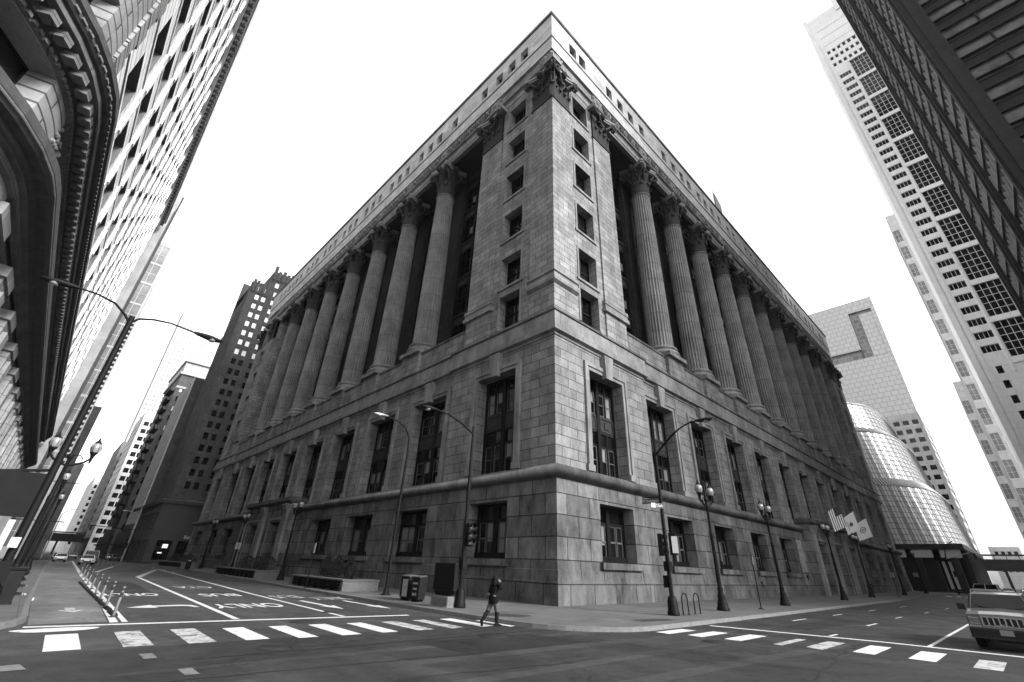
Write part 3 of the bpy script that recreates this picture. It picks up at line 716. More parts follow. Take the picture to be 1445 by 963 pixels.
# arrows
def arrow(x,y,s=1,fl=1,turn=True):
    if turn: pts=[(0,0),(1.5,.25),(1.45,-.12),(2.7,-.2),(3.1,-.1),(3.35,.3),(3.6,.3),(3.45,-.45),(2.9,-.62),(1.4,-.5),(1.4,-.8)]
    else: pts=[(0,0),(.35,-.9),(.12,-.8),(.12,-2.4),(-.12,-2.4),(-.12,-.8),(-.35,-.9)]
    patch([(x+px*s,y+py*s*2*fl) for px,py in pts],'lane_arrow',PNT)
arrow(-19.25,7.0,.72,-1); arrow(-11.3,3.6,1.1,-1,False); arrow(-9.1,3.0,1.1,-1,False)
patch([(-21.0,5.5),(-20.6,6.6),(-20.85,6.6),(-20.85,7.6),(-21.15,7.6),(-21.15,6.6),(-21.4,6.6)],'lane_arrow',PNTW)
def text_obj(t,size,name,parent=None,loc=(0,0,0),rot=(0,0,0),mt=None,ext=0.0,scale=(1,1,1),kind=None):
    c=bpy.data.curves.new(name,'FONT'); c.body=t; c.size=size; c.align_x='CENTER'; c.align_y='CENTER'; c.extrude=ext; c.offset=size*.018
    o=bpy.data.objects.new(name,c); COL.objects.link(o); bpy.context.view_layer.update()
    me=bpy.data.meshes.new_from_object(o.evaluated_get(bpy.context.evaluated_depsgraph_get())); bpy.data.objects.remove(o)
    me.materials.clear(); me.materials.append(mt); n=obj(name,me,parent,loc,rot,kind=kind); n.scale=scale; return n
for t,x,y,w,mt in (('CTA',-13.7,22.3,1.0,PNTW),('BUS',-14.0,14.2,1.05,PNT),('ONLY',-14.6,6.8,.95,PNT),('ONLY',-18.2,15.2,.85,PNT),('BUS',-11.0,12.0,.85,PNTW),('ONLY',-8.9,10.3,.8,PNTW)):
    text_obj(t,1.15,'road_lettering',None,(x,y,ZP),(0,0,R(180-1.5)),mt,0,(w,2.6,1),'structure')
# tar seams, manholes
def seam(pts,w=.06):
    m=MB().use(TAR)
    for a,b in zip(pts,pts[1:]):
        a,b=Vector(a),Vector(b); n=Vector((-(b-a).y,(b-a).x)).normalized()*w/2; m.quad((a.x+n.x,a.y+n.y,-.1445),(b.x+n.x,b.y+n.y,-.1445),(b.x-n.x,b.y-n.y,-.1445),(a.x-n.x,a.y-n.y,-.1445))
    st(m,'tar_seam')
def wob(a,b,n,s,amp):
    r=random.Random(s); return [(a[0]+(b[0]-a[0])*i/n+r.uniform(-amp,amp),a[1]+(b[1]-a[1])*i/n+r.uniform(-amp,amp)) for i in range(n+1)]
seam(wob((-19.5,-6.2),(-9,-6.4),16,1,.05),.08); seam(wob((-9,-6.4),(-3,-7.7),10,2,.05),.08); seam(wob((-20.5,-8.2),(-13,-9.0),12,3,.05),.10)
seam(wob((-9.5,-15.6),(-.5,-14.6),14,4,.1),.05); seam(wob((-17,-10.5),(-6,-12),14,5,.12),.04)
MHM=mat('manhole_iron',.035,.5,.5,.4,8,.6,world=True)
def manhole(x,y,r,lab):
    o=thing('manhole_cover',lab,'manhole cover',(x,y,-.146),0,'manhole covers in the road')
    MB().use(MHM).lathe([(0,.014),(r*.86,.014),(r*.88,.004)],28).build('cover',o); MB().use(TAR).lathe([(r*.9,.001),(r*.92,.012),(r,.012),(r*1.02,.001)],28,cap=False).build('rim',o)
manhole(-17.6,-5.6,.42,'round iron manhole cover in the road in front of the left crosswalk'); manhole(-14.9,-.55,.42,'manhole cover lying between the crosswalk and the lane lines of the bus street')
manhole(-5.1,-11.6,.5,'manhole cover out in the crossing, in front of the right crosswalk stripes'); manhole(-11.0,-6.7,.5,'dark manhole cover in the road just behind the walking woman'); manhole(-12.5,2.4,.35,'small manhole cover beside the lane arrow near the stop line')
DT=mat('tactile_pad',.035,.7,0,.3,20,.8,world=True)
m=MB().use(DT); m.quad((-8.0,-2.9,.006),(-6.9,-4.0,.006),(-5.9,-3.6,.006),(-7.2,-1.7,.006)); st(m,'tactile_paving'); m=MB().use(DT); m.quad((-3.2,-7.6,.006),(-1.0,-7.9,.006),(-.8,-7.3,.006),(-2.9,-6.8,.006)); st(m,'tactile_paving')
# puddles by the left kerb
PUD=glass('puddle_water',.03,.02,.0)
def puddle(x,y,a,b,s,rot=0):
    r=random.Random(s); n=30; ph=[r.uniform(0,6) for _ in range(3)]; pts=[]
    for i in range(n):
        t=2*PI*i/n; q=1+.12*math.sin(2*t+ph[0])+.1*math.sin(3*t+ph[1])+.05*math.sin(5*t+ph[2]); px,py=a*q*math.cos(t),b*q*math.sin(t); pts.append((x+px*math.cos(rot)-py*math.sin(rot),y+px*math.sin(rot)+py*math.cos(rot)))
    patch(pts,'puddle',PUD,-.141 if y<3 else (.006 if x<kS(y)-.2 else -.141))
patch([(-21.6+.95*math.cos(R(a))*(1+.1*math.sin(3*R(a))),.35+.5*math.sin(R(a))*(1+.12*math.sin(2*R(a)+1))) for a in range(0,360,12)],'sunlit_and_paint_patch',PNT,-.1395); patch([(-22.7,-5.2),(-22.3,-5.15),(-22.2,-5.8),(-22.7,-5.8)],'sunlit_and_paint_patch',PNTF)  # white ellipse paints sunlight on the road; the faded patch is paint
patch([(-20.35,-5.0),(-20.1,-5.0),(-20.1,-5.7),(-20.35,-5.7)],'sunlit_and_paint_patch',PNTF); patch([(-20.0,-7.2),(-19.75,-7.2),(-19.75,-7.9),(-20.0,-7.9)],'sunlit_and_paint_patch',PNTF)
REP=asphalt('repair_asphalt',.017); REP2=asphalt('older_asphalt',.030)
for P_,M_ in (([(-14,-6.6),(-9.5,-6.9),(-9.2,-9.2),(-13.8,-9.0)],REP),([(-8.4,-10.2),(-2.2,-9.6),(-2.0,-11.0),(-8.2,-11.8)],REP2),([(-19,-7.4),(-15.8,-7.7),(-15.6,-10.6),(-18.8,-10.4)],REP2),([(3,-10.9),(11,-11.2),(11,-12.6),(3,-12.2)],REP),([(-18.8,16),(-16.9,16),(-16.4,30),(-18.3,30)],REP)): patch(P_,'road_repair',M_,-.1465)
TRK=asphalt('worn_wheel_track',.034)
def track(pts,w):
    m=MB().use(TRK); v=[]; n=len(pts)
    for i,p in enumerate(pts):
        a,b=Vector(pts[max(i-1,0)]),Vector(pts[min(i+1,n-1)]); q=Vector((-(b-a).y,(b-a).x)).normalized()*w*(.4+.6*math.sin(PI*(i+.5)/n))/2; v+=[(p[0]+q.x,p[1]+q.y,-.1478),(p[0]-q.x,p[1]-q.y,-.1478)]
    m.add(v,[(2*i,2*i+1,2*i+3,2*i+2) for i in range(n-1)]); st(m,'wheel_track')
for k in range(4):
    y=-7.2-1.75*k-(.5 if k>1 else 0); track([(-21+1.6*i,y-.02*i*i*(k%2)*.3-.05*i) for i in range(16)],.55)
for a in ((-22.1,12.6,.22,.9,2),(-22.9,13.8,.5,1.6,3),(-22.8,21,.4,2.4,4),(-22.7,30,.35,3,5),(-22.6,43,.5,6,6),(-22.6,60,.5,9,7)): puddle(*a)
# ================================================================= OTHER BUILDINGS
def winmesh(w,h,frame,gl,nx=1,nz=1,t=.07,name='window',blind=None,split=0):
    m=MB().use(frame); sash(m,-w/2,w/2,0,h,0,t,.06)
    for i in range(1,nx): x=-w/2+w*i/nx; m.box(W,x-t/2,x+t/2,0,.06,t,h-t)
    for i in range(1,nz): z=h*i/nz; m.box(W,-w/2+t,w/2-t,0,.05,z-t/2,z+t/2)
    g=MB().use(blind if blind else gl).quad((-w/2,.012,0),(w/2,.012,0),(w/2,.012,h),(-w/2,.012,h)).mesh('pane'); return m.mesh(name),[('pane',g)]
def facade(root,wallmat,O,U,N,width,z0,z1,us,zs,w,h,proto,depth=.3,d=0,limit=100,name='window',pick=None,reveal=None,wn='wall',build=True,mb=None):
    """us: centres, zs: sill heights (local to root)"""
    fr=F(O,U,N); ops=[(u-w/2,u+w/2,z,z+h) for u in us for z in zs]
    m=mb or MB(); m.use(wallmat).wall(fr,0,width,z0,z1,ops,d,depth,reveal)
    if build and mb is None: m.build(wn,root)
    rz=rz_of(fr.N); L0=Vector(root.location)
    spots=[(fr.p(u,d-depth,z),rz) for u in us for z in zs]
    spots.sort(key=lambda s:(s[0]+L0-CAM).length)
    protos=proto if isinstance(proto,dict) else {0:proto}
    place_windows(root,protos,spots,limit,name,pick); return m
def place_windows(root,protos,spots,limit=100,name='window',pick=None):
    first={}; kids_of={}
    for i,(p,rz) in enumerate(spots[:limit]):
        k=(pick(p) if pick else 0)
        me,kids=protos[k]; o=obj(name,me,root,p,(0,0,rz))
        for cn,cm in kids: obj(cn,cm,o)
    rest=spots[limit:]
    if rest:
        mb=MB()
        for p,rz in rest:
            k=(pick(p) if pick else 0); me,kids=protos[k]; Mx=Matrix.Translation(p)@Matrix.Rotation(rz,4,'Z')
            for m in [me]+[c[1] for c in kids]:
                b=len(mb.v); mb.v.extend([tuple(Mx@v.co) for v in m.vertices])
                for pl in m.polygons: mb.use(m.materials[pl.material_index]); mb.f.append(tuple(b+j for j in pl.vertices)); mb.m.append(mb.cur); mb.sm.append(False)
        mb.build(name,root,kind='stuff')
def rng(a,b,s):
    o=[]; x=a
    while x<=b+1e-6: o.append(x); x+=s
    return o
def shell(root,mt,x0,x1,y0,y1,h,name='wall',skip=''):
    """plain box shell in local coordinates; faces named in skip are left open"""
    m=MB().use(mt)
    if 'w' not in skip: m.quad((x0,y0,0),(x0,y1,0),(x0,y1,h),(x0,y0,h))
    if 'e' not in skip: m.quad((x1,y0,0),(x1,y1,0),(x1,y1,h),(x1,y0,h))
    if 's' not in skip: m.quad((x0,y0,0),(x1,y0,0),(x1,y0,h),(x0,y0,h))
    if 'n' not in skip: m.quad((x0,y1,0),(x1,y1,0),(x1,y1,h),(x0,y1,h))
    m.quad((x0,y0,h),(x1,y0,h),(x1,y1,h),(x0,y1,h)); m.build(name,root)
FRD=mat('dark_frame',.010,.5,0,.3,2,world=True); FRL=mat('light_frame',.55,.5,0,.1,2,world=True)
GSKY=glass('reflecting_glass',.008,.06,.05); GREF=mat('painted_sky_pane',.75,.35,0,.15,.8,spec=.8,world=True)  # white panes paint sky reflection into the upper windows
# ---------- white terracotta office tower with rounded corner (left foreground)
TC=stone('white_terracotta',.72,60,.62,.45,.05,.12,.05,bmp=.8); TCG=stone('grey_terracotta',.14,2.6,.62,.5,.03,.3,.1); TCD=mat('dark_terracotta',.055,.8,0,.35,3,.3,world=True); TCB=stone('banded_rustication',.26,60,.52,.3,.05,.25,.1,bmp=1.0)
XF=-28.0; Y0=1.6; RC=9.0; YE=86.0
conway=thing('office_tower','white terracotta office tower with rounded corner and deep dark cornices, at the left edge','office building',(XF,Y0,0))
def cpath(d=0,ext=True):
    # travel so that outward is on the right: from far end down the street side, round the corner, along the cross street
    return [(0,YE-Y0),(0,0)]+[(-RC+RC*math.cos(R(-a)),RC*math.sin(R(-a))) for a in range(8,90,8)]+[(-RC,-RC),(-45,-RC)]
cp=cpath()[::-1]
def tooth(m,path,d0,d1,z0,z1,pitch,w,umax=60):
    """dentil blocks along a path"""
    acc=0
    for a,b in zip(path,path[1:]):
        a,b=Vector(a),Vector(b); L=(b-a).length; t=(b-a).normalized(); n=Vector((t.y,-t.x)); x=(-acc)%pitch
        fr=F((a.x,a.y,0),(t.x,t.y,0),(n.x,n.y,0))
        while x<L: m.box(fr,x,x+w,d0,d1,z0,z1); x+=pitch
        acc+=L
flat=F((0,0,0),(0,1,0),(1,0,0)); LF=YE-Y0
# curved corner wall with window openings
def curved(m,z0,z1,wins,mt,d=0):
    arcp=[(-RC+RC*math.cos(R(-a)),RC*math.sin(R(-a)),a) for a in range(0,91,3)]
    m.use(mt)
    for (x,y,a),(x2,y2,a2) in zip(arcp,arcp[1:]):
        zz=[z0]; 
        hit=[w for w in wins if w[0]<=a and a2<=w[1]]
        cur=z0
        for w in sorted(hit,key=lambda w:w[2]):
            if w[2]>cur: m.quad((x,y,cur),(x2,y2,cur),(x2,y2,w[2]),(x,y,w[2]))
            cur=w[3]
        m.quad((x,y,cur),(x2,y2,cur),(x2,y2,z1),(x,y,z1))
    for a0,a1,za,zb in wins:
        P=lambda a,z,dd=0:(-RC+(RC-dd)*math.cos(R(-a)),(RC-dd)*math.sin(R(-a)),z)
        for a in (a0,a1): m.quad(P(a,za),P(a,za,1.0),P(a,zb,1.0),P(a,zb))
        n=int((a1-a0)/3)
        for i in range(n):
            for z in (za,zb): m.quad(P(a0+3*i,z),P(a0+3*i+3,z),P(a0+3*i+3,z,1.0),P(a0+3*i,z,1.0))
m=MB()
# lower storeys: deep bays between engaged piers on the straight front
TCP=stone('pier_terracotta',.24,1.9,.9,.5,.03,.35,.12)
RVL=mat('shade_painted_reveal',.09,.7,0,.3,1,world=True)  # occlusion shade painted in; the reveals are the same terracotta
ops=[(u-1.55,u+1.55,.6,12.3) for u in rng(3.6,LF-3,5.6)]
m.use(TCG).wall(flat,0,LF,0,14.2,ops,-.5,1.4)
curved(m,0,14.2,[(15,39,3.2,12.0),(51,75,3.2,12.0)],TCB)
m.use(TCP)
for u in rng(.8,LF-1,5.6):
    m.box(flat,u-.95,u+.95,-.5,.12,0,12.1); m.box(flat,u-1.12,u+1.12,-.5,.2,12.1,12.6); m.box(flat,u-.55,u+.55,.12,.3,.8,11.6)
m.build('lower_storey_wall',conway)
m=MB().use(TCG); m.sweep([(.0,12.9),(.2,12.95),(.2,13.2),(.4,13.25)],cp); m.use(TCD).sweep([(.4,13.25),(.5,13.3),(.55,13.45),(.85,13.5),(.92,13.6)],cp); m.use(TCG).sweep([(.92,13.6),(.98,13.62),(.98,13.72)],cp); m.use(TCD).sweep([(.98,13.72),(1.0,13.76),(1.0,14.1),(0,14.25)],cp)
m.build('lower_cornice',conway)
m=MB().use(TCG)
fops=[(u-1.7,u+1.7,14.6,16.8) for u in rng(3.6,LF-3,5.6)]; m.wall(flat,0,LF,14.2,17.3,fops,-.1,.9)
curved(m,14.2,18.6,[(15,39,14.5,16.9),(51,75,14.5,16.9)],TCB); m.build('frieze_wall',conway)
m=MB().use(SORN); r_o=random.Random(3)
for u in rng(.8,LF-1,5.6):
    for i in range(60): m.sphere(tuple(flat.p(u+r_o.uniform(-1.0,1.0),-.05,r_o.uniform(14.6,16.8))),r_o.uniform(.06,.15),6,4)
m.build('frieze_relief',conway)
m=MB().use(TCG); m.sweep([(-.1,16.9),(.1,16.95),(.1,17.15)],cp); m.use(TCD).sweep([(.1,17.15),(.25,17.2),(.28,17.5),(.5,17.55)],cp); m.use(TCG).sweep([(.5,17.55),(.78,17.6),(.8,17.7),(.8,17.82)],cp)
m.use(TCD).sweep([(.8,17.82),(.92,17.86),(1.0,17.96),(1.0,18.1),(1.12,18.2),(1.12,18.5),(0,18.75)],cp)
m.use(TCG); tooth(m,cp,.27,.66,17.2,17.52,.72,.42)
m.use(TCG); tooth(m,cp,.93,1.04,17.97,18.08,.42,.26); tooth(m,cp,.09,.2,16.97,17.12,.3,.18)
m.build('main_cornice',conway)
cw=[]
for z in [19.35+3.65*i for i in range(12)]: cw+=[(15,39,z,z+2.6),(51,75,z,z+2.6)]
m=MB(); curved(m,18.6,64,cw,TCB); m.use(TCB).quad((-RC,-RC,0),(-45,-RC,0),(-45,-RC,64),(-RC,-RC,64))
m.build('rounded_corner_wall',conway)
cwl=[(12,36,3.2,11.0),(48,75,3.2,11.0),(12,33,15.3,17.6),(51,72,15.3,17.6)]
cm=win_cm=None
def curved_win(a0,a1,za,zb):
    am=R(-(a0+a1)/2); w=2*(RC-1.0)*math.sin(R((a1-a0)/2)); me,kids=winmesh(w+.1,zb-za,FRD,GSKY,2,1)
    o=obj('window',me,conway,(-RC+(RC-1.0)*math.cos(am),(RC-1.0)*math.sin(am),za),(0,0,am-PI/2))
    for cn,c in kids: obj(cn,c,o)
for q in cw+[(15,39,3.2,12.0),(51,75,3.2,12.0),(15,39,14.5,16.9),(51,75,14.5,16.9)]: curved_win(*q)
# quoins between curve and flat front
m=MB().use(TCB)
for i in range(38): m.box(flat,-.5,.55 if i%2 else .95,-.2,.12,18.6+1.2*i,18.6+1.2*i+1.1)
m.build('quoins',conway)
# straight upper front
US=rng(4.6,LF-4,5.6); ZS=[19.6+3.65*i for i in range(12)]
pw=winmesh(3.3,2.3,FRD,GSKY,2,1,.12)
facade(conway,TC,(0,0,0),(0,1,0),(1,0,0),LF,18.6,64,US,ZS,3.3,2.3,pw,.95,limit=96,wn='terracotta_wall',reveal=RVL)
m=MB().use(TC)
for u in [U_+2.8 for U_ in US]: m.box(flat,u-.42,u+.42,-.01,.13,18.7,62.5)
for u in [U_+2.8 for U_ in US]:
    for z in ZS: m.box(flat,u-.2,u+.2,.13,.2,z,z+2.5)
for z in ZS: m.box(flat,.9,LF-.2,-.01,.06,z-.28,z-.05)
m.build('terracotta_ribs',conway)
m=MB().use(TC).sweep([(0,62.3),(.3,62.5),(.3,63.2),(.6,63.4)],cp); m.use(TCG); tooth(m,cp,.3,.9,63.2,63.6,1.1,.5); m.use(TC).sweep([(.6,63.6),(1.15,63.9),(1.25,65.0),(-1,65.2)],cp); m.build('roof_cornice',conway)
m=MB().use(TCG); m.quad((0,0,0),(0,LF,0),(-45,LF,0),(-45,-RC,0)); m.quad((0,LF,0),(-45,LF,0),(-45,LF,64.5),(0,LF,64.5)); m.add([(x,y,64.6) for x,y in cp]+[(-45,LF,64.6)],[tuple(range(len(cp)+1))]); m.build('rear_wall',conway)
for u in rng(3.6,LF-3,5.6):
    me,k=winmesh(3.1,11.7,FRD,GSKY,2,3,.14,'shopfront'); o=obj('shopfront',me,conway,flat.p(u,-1.85,.6),(0,0,rz_of(flat.N))); [obj(c,x,o) for c,x in k]
for u in rng(3.6,LF-3,5.6):
    me,k=winmesh(3.4,2.2,FRD,GSKY,2,1,.12,'frieze_window'); o=obj('frieze_window',me,conway,flat.p(u,-.98,14.6),(0,0,rz_of(flat.N))); [obj(c,x,o) for c,x in k]
# ---------- generic towers
def tower(name,label,x0,x1,y0,y1,h,mt,faces,cat='office building',roofz=None,group=None):
    """faces: list of dicts side, us, zs, w, h, proto ..."""
    r=thing(name,label,cat,(x0,y0,0),0,group); w_,d_=x1-x0,y1-y0; mb=MB(); done=''
    for f_ in faces:
        s=f_['side']; done+=s
        O,U,N,wd={'w':((0,0,0),(0,1,0),(-1,0,0),d_),'e':((w_,0,0),(0,1,0),(1,0,0),d_),'s':((0,0,0),(1,0,0),(0,-1,0),w_),'n':((0,d_,0),(1,0,0),(0,1,0),w_)}[s]
        facade(r,mt,O,U,N,wd,0,h,f_['us'],f_['zs'],f_['w'],f_['h'],f_['proto'],f_.get('depth',.25),limit=f_.get('limit',100),pick=f_.get('pick'),reveal=f_.get('reveal'),mb=mb)
    mb.build('wall',r); shell(r,mt,0,w_,0,d_,h,'roof',done) if roofz is None else shell(r,mt,0,w_,0,d_,roofz,'roof',done)
    return r
BRK=stone('dark_brick',.085,.9,.3,.7,.02,.3,.15); BRG=stone('grey_brick',.14,1.2,.4,.7,.02,.25,.1); PALE=stone('pale_concrete',.46,3,3,.7,.08,.1,.04,blotch=.4); SMO=stone('smooth_render',.33,60,1.5,.8,.02,.15,.04)
# grey slab next along the left street
t=tower('office_block','plain pale grey block between the white terracotta tower and the glass grid tower','',0,1,0,1,1,SMO,[]) if 0 else None
t=tower('office_block','smooth pale slab rising right behind the white terracotta tower on the left street',-45,-26.7,88,100,72,SMO,[dict(side='e',us=[1.0],zs=[3+3.7*i for i in range(19)],w=.9,h=2.2,proto=winmesh(.9,2.2,FRD,GSKY))])
m=MB().use(TCD)
for y in (2.6,3.2): m.wbox(18.4,18.75,y,y+.25,0,75)
m.build('downpipe',t)
# gridded glass tower
PAN=mat('tinted_panel',.16,.25,.1,.5,.3,0,world=True)
gt=tower('glass_tower','grey gridded glass tower with white mullions beyond the terracotta tower on the left street',-46,-24.2,118,150,76.5,PALE,[dict(side='s',us=rng(1.8,21,3.6),zs=[2+6.2*i for i in range(12)],w=3.3,h=5.85,proto=winmesh(3.3,5.85,FRL,PAN,2,2,.08),depth=.12),dict(side='e',us=rng(2,30,3.6),zs=[2+6.2*i for i in range(12)],w=3.3,h=5.85,proto=winmesh(3.3,5.85,FRL,PAN,2,2,.08),depth=.12,limit=40)])
pb=winmesh(1.3,1.9,FRD,GSKY,1,2)
tower('brick_building','dim brick building low on the left side of the street, past the gridded glass tower',-60,-22.4,160,232,40,BRK,[dict(side='e',us=rng(2,70,3),zs=[4+3.5*i for i in range(10)],w=1.3,h=1.9,proto=pb,limit=60),dict(side='s',us=rng(2,36,3),zs=[4+3.5*i for i in range(10)],w=1.3,h=1.9,proto=pb,limit=60)])
tower('brick_building','low hazy brick block at the far end of the left street',-60,-19,245,330,34,BRG,[dict(side='e',us=rng(2,80,3.4),zs=[4+3.5*i for i in range(8)],w=1.5,h=1.9,proto=pb,limit=30),dict(side='s',us=rng(2,36,3),zs=[4+3.5*i for i in range(8)],w=1.3,h=1.9,proto=pb,limit=30)])
# dark office tower with paired windows and scalloped parapet
AD=thing('office_tower','dark brick tower with paired windows and jagged parapet, left of the city hall','office building',(-2.9,118,0))
pk=dict({0:winmesh(1.15,1.7,FRD,GSKY,1,2,.06),1:winmesh(1.15,1.7,FRD,GREF,1,1,.05)})
cols=[];x=2.0
for base in (1.6,):
    k=0
    while x<32: cols+= [x,x+1.85] if k%2==0 else [x+.2]; x+=4.4 if k%2==0 else 2.6; k+=1
zs=[16+3.02*i for i in range(20)]
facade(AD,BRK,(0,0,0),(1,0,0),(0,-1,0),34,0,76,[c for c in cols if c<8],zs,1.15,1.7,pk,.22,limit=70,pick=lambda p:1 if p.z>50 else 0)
facade(AD,BRK,(0,0,0),(1,0,0),(0,-1,0),34,0,0.01,[c for c in cols if 8<=c<14],[z for z in zs]+[zs[-1]+3.02],1.15,1.7,pk,.22,limit=40,pick=lambda p:1 if p.z>44 else 0,build=False) if 0 else None
m=MB().use(BRK)
m.quad((0,19,0),(34,19,0),(34,19,84),(0,19,84)); m.quad((34,0,0),(34,19,0),(34,19,84),(34,0,84)); m.quad((0,0,76),(4.3,0,76),(4.3,19,76),(0,19,76)); m.quad((4.3,0,82),(34,0,82),(34,19,82),(4.3,19,82)); m.quad((4.3,0,76),(4.3,19,76),(4.3,19,82),(4.3,0,82)); m.quad((4.3,0,76.0),(34,0,76.0),(34,0,82),(4.3,0,82))
m.quad((0,0,0),(0,19,0),(0,19,70),(0,0,76))
for i in range(9): m.box(W,-.45,0,i*2.1+.2,i*2.1+1.1,0,(76-i*1.3) if i<3 else (70-(i-3)*1.5))      # ribs on the side
for i in range(5): m.box(W,i*.95-.1,i*.95+.6,-.3,.3,72.5,76.2+.5*(i%2)+(.6 if i in(0,4) else 0))
for i in range(14): m.box(W,4.3+i*1.3,4.3+i*1.3+.85,-.3,.3,78.9,82.4+.6*((i+1)%2)+(.9 if i==0 else 0))
m.build('ribbed_wall',AD)
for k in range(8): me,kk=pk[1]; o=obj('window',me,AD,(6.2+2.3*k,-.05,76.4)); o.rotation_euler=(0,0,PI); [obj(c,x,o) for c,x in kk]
# dark podium in front of it with shop signs
pod=thing('corner_shop_building','low dark corner building with lit shop signs across from the city hall','shop building',(-4.4,117,0))
facade(pod,TCD,(0,0,0),(1,0,0),(0,-1,0),30,0,12.4,rng(3,27,4),[.6],3.0,4.0,winmesh(3,4,FRD,GSKY,2,1),.4,wn='wall')
facade(pod,TCD,(0,0,0),(0,1,0),(-1,0,0),46,0,12.4,rng(3,43,4),[.6,6.6],2.6,4.0,winmesh(2.6,4,FRD,GSKY,2,1),.4,wn='wall')
m=MB().use(TCD); m.wbox(-.4,30,-.4,46,12.4,13.0); m.build('roof',pod); MB().use(TCG).wbox(-.5,30.1,-.5,46.1,13.0,13.25).build('parapet',pod)
SGN=bpy.data.materials.new('lit_sign'); SGN.use_nodes=True; SGN.node_tree.nodes['Principled BSDF'].inputs['Emission Color'].default_value=(1,1,1,1); SGN.node_tree.nodes['Principled BSDF'].inputs['Emission Strength'].default_value=.25; SGN.node_tree.nodes['Principled BSDF'].inputs['Base Color'].default_value=grey(.4)
SGD=mat('grey_lettering',.45,.6,0,.1,2,world=True)
sgn=MB().use(SGN).box(W,-.5,.5,0,.2,0,.8).build('shop_sign',pod,loc=(3.2,-.75,3.0)); sgn.rotation_euler=(0,0,0)
sg2=MB().use(SGN).box(W,-.4,.4,0,.15,0,.25).build('shop_sign',pod,loc=(2.6,-.75,1.9))
text_obj('Dunkin'.replace('Dunkin','Bank'),1.0,'shop_lettering',pod,(7.2,-.45,5.4),(R(90),0,0),SGD,.03)
# brick building with fire escapes, ornate top
LBK=stone('mid_brick',.13,1.2,.4,.7,.02,.25,.1)
b2=tower('ornate_building','tall brick building with ornate pale top and bracketed balconies beyond the dark tower',-5.4,16,180,214,62,LBK,[dict(side='s',us=[1.6,3.0,5.2,6.6,8.8,10.2,12.6,14,16.2,17.6],zs=[8+3.6*i for i in range(14)],w=1.0,h=1.9,proto={0:winmesh(1,1.9,FRD,GSKY),1:winmesh(1,1.9,FRD,GREF)},depth=.25,limit=100,pick=lambda p:1 if (p.z>40 and (int(p.z*7+p.x*3)%3)) else 0),dict(side='w',us=rng(3,32,3),zs=[8+3.6*i for i in range(14)],w=1.1,h=1.9,proto=winmesh(1.1,1.9,FRD,GSKY),depth=.25,limit=90)])
m=MB().use(PALE); m.wbox(-.6,22,-.6,34.5,61.5,62.3); m.wbox(0,21.4,.2,34,62.3,66.6); m.wbox(-.5,21.9,-.5,34.4,66.6,67.6); m.wbox(-.1,21.5,-.15,34,56.2,57.0); m.build('crown',b2)
for i in range(13):
    z=12+3.6*i; bal=MB().use(IRON); bal.wbox(-1.5,0,2,12,z,z+.12); bal.wbox(-1.5,-1.42,2,12,z+1.0,z+1.08)
    for k in range(14): bal.wbox(-1.5,-1.44,2+k*.76,2.06+k*.76,z,z+1.05)
    bal.add([(-1.3,3,z),(-.9,3,z),(-.9,11,z+3.6),(-1.3,11,z+3.6),(-1.3,3,z+.3),(-.9,3,z+.3),(-.9,11,z+3.9),(-1.3,11,z+3.9)],[(0,1,2,3),(4,5,6,7),(0,3,7,4),(1,2,6,5)]); bal.build('fire_escape',b2)
b3=tower('brick_building','dark brick building between the dark paired-window tower and the ornate topped one',-4.6,14,146,172,51,BRK,[dict(side='w',us=rng(2,24,3.1),zs=[9+3.4*i for i in range(12)],w=1.3,h=1.8,proto=pb,limit=80)])
m=MB().use(PALE); m.wbox(-.35,-.01,-.05,.8,0,51.5); [m.wbox(-.2,-.0,2+3.1*i+1.2,2+3.1*i+1.6,9,50.5) for i in range(7)]; m.build('pale_pier',b3)
BLKP_=mat('dark_shopfront',.012,.5,0,.3,2,world=True); m=MB().use(BLKP_); m.wbox(-.8,-.0,0,34,0,6.4); m.wbox(-1.6,-.8,0,34,3.6,4.0); m.build('shopfront',b2)
m=MB().use(BLKP_); m.wbox(-.8,-.36,0,26,0,6.8); m.wbox(-1.6,-.8,0,26,3.6,4.0); m.build('shopfront',b3)
b4=tower('striped_office_block','pale office block with light horizontal bands, down the left street on its right side',-5.8,12,262,300,64,PALE,[dict(side='s',us=rng(2,16,2.4),zs=[5+3.7*i for i in range(15)],w=2.0,h=2.1,proto=winmesh(2,2.1,FRD,GSKY)),dict(side='w',us=rng(2,36,2.8),zs=[5+3.7*i for i in range(15)],w=2.3,h=2.1,proto=winmesh(2.3,2.1,FRD,GSKY),limit=90)])
tower('brick_building','narrow mid grey building just behind the banded office block',-6.4,14,322,370,58,BRG,[dict(side='w',us=rng(2,46,3),zs=[5+3.7*i for i in range(13)],w=1.5,h=2.1,proto=pb,limit=40),dict(side='s',us=rng(2,18,3),zs=[5+3.7*i for i in range(13)],w=1.5,h=2.1,proto=pb,limit=40)])
tower('office_block','last small pale block closing the far left street',-8.5,14,395,470,46,PALE,[dict(side='s',us=rng(2,20,3),zs=[5+3.7*i for i in range(10)],w=1.5,h=2.1,proto=pb,limit=40)])
ft=tower('pale_skyscraper','very faint pale skyscraper fading into the haze above the left street',2.5,34,470,500,212,PALE,[dict(side='s',us=rng(2,30,3),zs=[6+4*i for i in range(50)],w=1.6,h=2.2,proto=winmesh(1.6,2.2,FRL,PAN),limit=20)])
m=MB().use(BLKP_); m.wbox(-.8,0,-.4,38,0,6.8); m.build('shopfront',b4)
